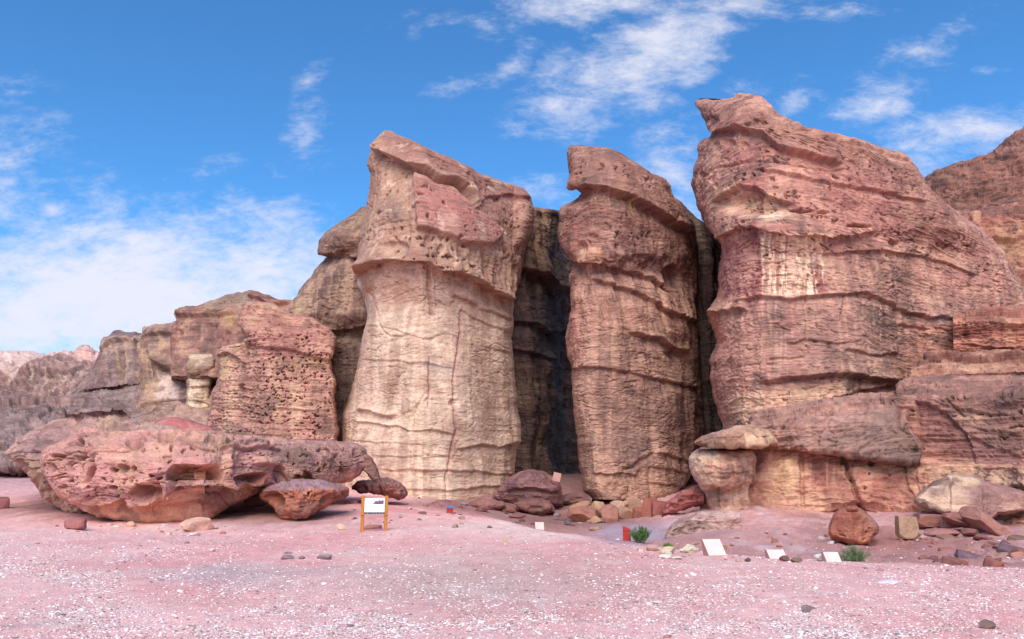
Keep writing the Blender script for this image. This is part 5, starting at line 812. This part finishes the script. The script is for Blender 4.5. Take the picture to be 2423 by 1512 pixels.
# countless gravel chips: one object
def gravel():
    r = np.random.RandomState(11); V0, F0 = ico(1); k = len(V0); n = 60000
    u = r.uniform(-150, 2570, n*4); v = 1250 + 290*r.rand(n*4)**.8
    b = fbm(u/170, v/40, 0*u, 3, 90)
    den = .12 + .75*np.exp(-(((u-60)/480)**2 + ((v-1345)/90)**2)) + .8*np.exp(-(((u-760)/430)**2 + ((v-1466)/30)**2)) + .9*np.exp(-(((u-1500)/950)**2 + ((v-1496)/22)**2)) + .35*np.exp(-(((u-1900)/700)**2 + ((v-1420)/60)**2)) + .5*np.exp(-(((u-300)/160)**2 + ((v-1262)/10)**2))
    den *= sst(-.35, .35, b)
    keep = r.rand(n*4) < (den*.62 + .07); u, v = u[keep][:n], v[keep][:n]
    d = 1.7/np.tan(np.arctan((v-756)/FOC) - PITCH); ok = (d > 6) & (d < 36); u, v, d = u[ok], v[ok], d[ok]
    x, y, _ = PX(u, v, d); z = ground_z(x, y); n = len(x)
    s = (.004 + .010*r.rand(n)**3)*(.7 + d/12); big = r.rand(n) < .015; s = np.where(big, s*2.2, s)
    rz = r.uniform(0, 6.28, n); sx, sy, sz = s*r.uniform(.8, 1.7, n), s*r.uniform(.7, 1.1, n), s*r.uniform(.25, .6, n)
    jit = 1 + .28*r.normal(size=(n, k))
    A = V0[None]*jit[..., None]*np.stack([sx, sy, sz], -1)[:, None]
    X = A[..., 0]*np.cos(rz)[:, None] - A[..., 1]*np.sin(rz)[:, None] + x[:, None]; Y = A[..., 0]*np.sin(rz)[:, None] + A[..., 1]*np.cos(rz)[:, None] + y[:, None]; Z = A[..., 2] + z[:, None] + sz[:, None]*.3
    VV = np.stack([X, Y, Z], -1).reshape(-1, 3); FF = (F0[None] + (np.arange(n)*k)[:, None, None]).reshape(-1, 3)
    pal = np.array([srgb(240,230,228,.95), srgb(226,206,202), srgb(206,170,170), srgb(150,128,132), srgb(186,140,136)]); ci = r.choice(5, n, p=[.5, .22, .14, .07, .07])
    c = pal[ci]*r.uniform(.85, 1.1, n)[:, None]
    o = mesh_np('gravel', VV, FF.astype(np.int32), M_STONE, np.repeat(c, k, 0), smooth=False)
    tag(o, 'white and rose gravel chips strewn over the open ground', 'gravel', kind='stuff')
gravel()
# ------------------------------------------------------------------ man-made things
def boxm(c, s, rot=(0, 0, 0)):
    from mathutils import Euler
    v = np.array([[x, y, z] for x in (-.5, .5) for y in (-.5, .5) for z in (-.5, .5)])*np.array(s)
    Rm = np.array(Euler([R_(a) for a in rot]).to_matrix()); v = v @ Rm.T + np.array(c)
    f = [[0, 1, 3, 2], [4, 6, 7, 5], [0, 4, 5, 1], [2, 3, 7, 6], [0, 2, 6, 4], [1, 5, 7, 3]]; return v, f
def part(name, pieces, mat, parent=None, bevel=.006, loc=(0, 0, 0)):
    vs, fs, k = [], [], 0
    for v, f in pieces:
        vs.append(np.asarray(v)); fs += [[i+k for i in q] for q in f]; k += len(v)
    o = mesh_np(name, np.concatenate(vs), fs, mat, smooth=False); o.parent = parent; o.location = loc
    if bevel:
        b = o.modifiers.new('bevel', 'BEVEL'); b.width = bevel; b.segments = 2
    return o
WOOD = flat_mat('varnished_wood', srgb(196,126,52,.8), .55, .3, 6, .3, .3, (6, 6, .8)); WHITE = flat_mat('white_panel', (.86, .87, .9), .35, .03, 3)
BLACK = flat_mat('dark_strip', (.03, .025, .035), .4, .1); INK = flat_mat('printed_purple', (.12, .07, .12), .5, .5, 30); FAINT = flat_mat('faint_print', (.55, .56, .6), .5, .1)
REDM = flat_mat('red_painted_metal', srgb(190,54,46,.8), .45, .15, 9); REDD = flat_mat('dark_red_metal', srgb(110,24,20), .5, .1); BLUE = flat_mat('blue_label', srgb(60,146,206,.8), .35, .1, 20)
SLAB = flat_mat('cut_stone_slab', srgb(242,214,206,.85), .8, .07, 5, .2, .3); SLAB2 = flat_mat('cut_stone_side', srgb(196,150,138,.86), .85, .12, 8, .2, .3)
x, y, z = on_ground(884, 1258); s = y/FOC
sg = empty('information_board', (x, y, z), R_(8)); tag(sg, 'information board with a white panel between two orange wooden posts', 'information board')
HT = 80*s; Wd = 53*s
TILT = -14
for sx in (-1, 1):
    p = part('post', [boxm((0, 0, HT/2 - .05), (.13, .14, HT + .1), (TILT*.28, 0, 0))], WOOD, sg, .012, (sx*Wd/2, 0, 0))
    part('bracket', [boxm((0, -.085, HT*.47), (.15, .05, .05))], WOOD, p, .006)
zc = HT*.71; tl = R_(TILT)
pn_ = part('panel', [boxm((0, 0, 0), (Wd-.13, .03, HT*.46))], WHITE, sg, .004, (0, -.06, zc)); pn_.rotation_euler = (tl, 0, 0)
pw, ph = Wd-.13, HT*.46
def quad2(pts, y=-.019): v = [(a, y, b) for a, b in pts] + [(a, y+.003, b) for a, b in pts]; n = len(pts); return v, [list(range(n)), list(range(2*n-1, n-1, -1))] + [[i, i+n, (i+1) % n+n, (i+1) % n] for i in range(n)]
part('bottom_strip', [quad2([(-pw/2, -ph/2), (pw/2, -ph/2), (pw/2, -ph/2+ph*.12), (-pw/2, -ph/2+ph*.12)], -.019)], BLACK, pn_, 0)
part('strip_icons', [quad2([(a-.012, -ph/2+.018), (a+.012, -ph/2+.018), (a+.012, -ph/2+.04), (a-.012, -ph/2+.04)], -.0225) for a in (-.36*pw, -.05*pw, .1*pw, .27*pw, .42*pw)], FAINT, pn_, 0)
k1 = [(-.08, .14), (-.08, .2), (-.03, .24), (0, .22), (.02, .3), (.06, .36), (.09, .32), (.1, .26), (.13, .36), (.16, .33), (.17, .24), (.2, .38), (.26, .36), (.33, .32), (.4, .38), (.46, .34), (.46, .12), (.2, .1), (0, .12)]
part('panel_picture', [quad2([(a*pw*.98, b*ph) for a, b in k1], -.0195)], INK, pn_, 0)
part('text_lines', [quad2([(-.42*pw, q*ph), (e*pw, q*ph), (e*pw, (q+.018)*ph), (-.42*pw, (q+.018)*ph)], -.019) for q, e in ((.0, .1), (-.05, .2), (-.1, .12), (-.15, -.02))] + [quad2([(.22*pw, q*ph), (.42*pw, q*ph), (.42*pw, (q+.014)*ph), (.22*pw, (q+.014)*ph)], -.019) for q in (-.0, -.05)], FAINT, pn_, 0)
# red letter-box like leaflet box, slanted top, near the bush
def slant_box(name, label, x, y, z, w, d, h0, h1, mat, rz, lid=None):
    r = empty(name, (x, y, z), R_(rz)); tag(r, label, 'box')
    v = [(-w/2, -d/2, -.1), (w/2, -d/2, -.1), (w/2, d/2, -.1), (-w/2, d/2, -.1), (-w/2, -d/2, h0), (w/2, -d/2, h0), (w/2, d/2, h1), (-w/2, d/2, h1)]
    f = [[0, 3, 2, 1], [4, 5, 6, 7], [0, 1, 5, 4], [1, 2, 6, 5], [2, 3, 7, 6], [3, 0, 4, 7]]
    part('body', [(v, f)], mat, r, .008)
    part('lid_seam', [boxm((0, 0, h0*.86), (w+.012, d+.012, .018))], REDD, r, 0)
    if lid:
        a = math.degrees(math.atan2(h1-h0, d)); part('lid', [boxm((0, 0, (h0+h1)/2+.02), (w*1.12, d*1.1/cos(R_(a)), .025), (a, 0, 0))], lid, r, .004)
    return r
x, y, z = [float(q) for q in PX(1483, 1284, 33.5)]; z = float(ground_z(x, y)); s = y/FOC
slant_box('red_box', 'upright red metal box with a slanted top beside the large green shrub', x, y, z, 15*s, 16*s, 26*s, 32*s, REDM, 74)
x, y, z = [float(q) for q in PX(1064, 1216, 47)]; z = float(PX(1064, 1218, 47)[2]); s = y/FOC
slant_box('leaflet_box', 'small red box with a sky blue top before the maroon rock', x, y, z, 14*s, 12*s, 15*s, 19*s, REDM, 10, BLUE)
# cut stone slabs, leaning
def slab(label, u, v, w, h, Y, tilt, rz, lean=0):
    x, y, z = [float(q) for q in PX(u, v, Y)]; s = y/FOC
    W, H = w*s, h*s/cos(R_(tilt))*1.02
    r = empty('stone_slab', (x, y, z), R_(rz)); tag(r, label, 'stone slab', 'pale cut stone slabs')
    v_ = [(-W/2, 0, -.15), (W/2, 0, -.15), (W/2, .3*H+.2, -.15), (-W/2, .3*H+.2, -.15), (-W/2, 0, 0), (W/2, 0, 0), (W/2-lean, H*sin(R_(tilt)), H*cos(R_(tilt))), (-W/2-lean, H*sin(R_(tilt)), H*cos(R_(tilt))), (W/2-lean*.9, H*sin(R_(tilt))+.12, H*cos(R_(tilt))-.02), (-W/2-lean*.9, H*sin(R_(tilt))+.12, H*cos(R_(tilt))-.02)]
    part('block', [(v_, [[0, 1, 5, 4], [6, 7, 9, 8], [8, 9, 3, 2], [1, 2, 8, 6, 5], [0, 4, 7, 9, 3], [0, 3, 2, 1]])], SLAB2, r, .006)
    f_ = [(-W/2, -.004, 0), (W/2, -.004, 0), (W/2-lean, H*sin(R_(tilt))-.004, H*cos(R_(tilt))), (-W/2-lean, H*sin(R_(tilt))-.004, H*cos(R_(tilt)))]
    b_ = [(a, b+.03, c) for a, b, c in f_]
    part('face', [(f_+b_, [[0, 1, 2, 3], [4, 7, 6, 5], [0, 4, 5, 1], [1, 5, 6, 2], [2, 6, 7, 3], [3, 7, 4, 0]])], SLAB, r, .004)
    return r
slab('largest pale pink cut stone slab leaning on the bank, left of the other two', 1698, 1314, 42, 34, 20.6, 25, 8, .09)
slab('low pale slab partly behind round brown stones', 1842, 1322, 40, 19, 21, 25, 4, .05)
slab('third pale slab, next to the bushy green plant and a white rock', 1974, 1331, 34, 22, 20.6, 20, 2, .05)
slab('small faint slab behind the crest of the open ground', 1277, 1253, 20, 16, 44, 10, 5, .02)
_s = SLAB; SLAB = SLAB2
r_ = slab('tilted pale panel deep in the left cleft', 1316, 1134, 18, 15, 62, 8, -6, .02); r_.rotation_euler[1] = R_(14); SLAB = _s
# green shrubs
LEAF = {}
def leafmat(n, c): 
    m = flat_mat(n, c, .6, .35, 7, .25); return m
def shrub(label, u, v, w, h, Y, c1, c2, seed, n=900):
    r = np.random.RandomState(seed); x, y, z = [float(q) for q in PX(u, v, Y)]; s = y/FOC; W, H = w*s, h*s
    root = empty('shrub', (x, y, z)); tag(root, label, 'shrub', 'green shrubs')
    stems, blades = [[], []], [[], []]
    def ribbon(store, P, wd):
        Vs, Fs = store; k = len(Vs)
        side = r.normal(size=3); side[2] *= .2; side /= np.linalg.norm(side)
        for i, p in enumerate(P):
            q = wd*(1-.85*i/(len(P)-1)); Vs.append(p - side*q); Vs.append(p + side*q)
        for i in range(len(P)-1): Fs.append([k+2*i, k+2*i+1, k+2*i+3, k+2*i+2])
    tops = []
    for i in range(90):
        a = r.uniform(0, 6.28); q = r.rand()**.6; b = np.array([cos(a)*W*.18*q, sin(a)*W*.14*q, -.03]); t = np.array([cos(a)*W*.5*q*r.uniform(.6, 1.1), sin(a)*W*.36*q, H*(1-.45*q*q)*r.uniform(.55, 1.08)])
        P = [b + (t-b)*f + np.array([0, 0, .06*H*sin(pi*f)]) for f in np.linspace(0, 1, 5)]; ribbon(stems, P, .006); tops.append(P)
    for i in range(n):
        P = tops[r.randint(len(tops))]; f = r.uniform(.15, 1)*4; j = min(3, int(f)); b = P[j] + (P[j+1]-P[j])*(f-j); d = r.normal(size=3)*.6; d[2] = abs(d[2]) + .5; d /= np.linalg.norm(d)
        l = H*r.uniform(.08, .2); b = b + r.normal(size=3)*.02; ribbon(blades, [b, b+d*l*.55, b+d*l+np.array([0, 0, -.12*l])], .007*r.uniform(.7, 1.6)*(Y/30))
    mesh_np('stems', np.array(stems[0]), stems[1], leafmat('shrub_stem', c2), parent=root, smooth=False)
    mesh_np('leaves', np.array(blades[0]), blades[1], leafmat('shrub_leaf', c1), parent=root, smooth=False)
shrub('largest dark green feathery shrub right of the red metal box', 1514, 1282, 60, 36, 33, (.09,.17,.05), (.12,.14,.06), 1, 3200)
shrub('small yellow green tuft above the cream arched rock', 1580, 1298, 30, 13, 26, (.14,.22,.04), (.12,.16,.05), 2, 1500)
shrub('bushy green plant at the right of the third pale slab', 2018, 1339, 88, 46, 22.5, (.13,.2,.09), (.24,.22,.15), 3, 3800)
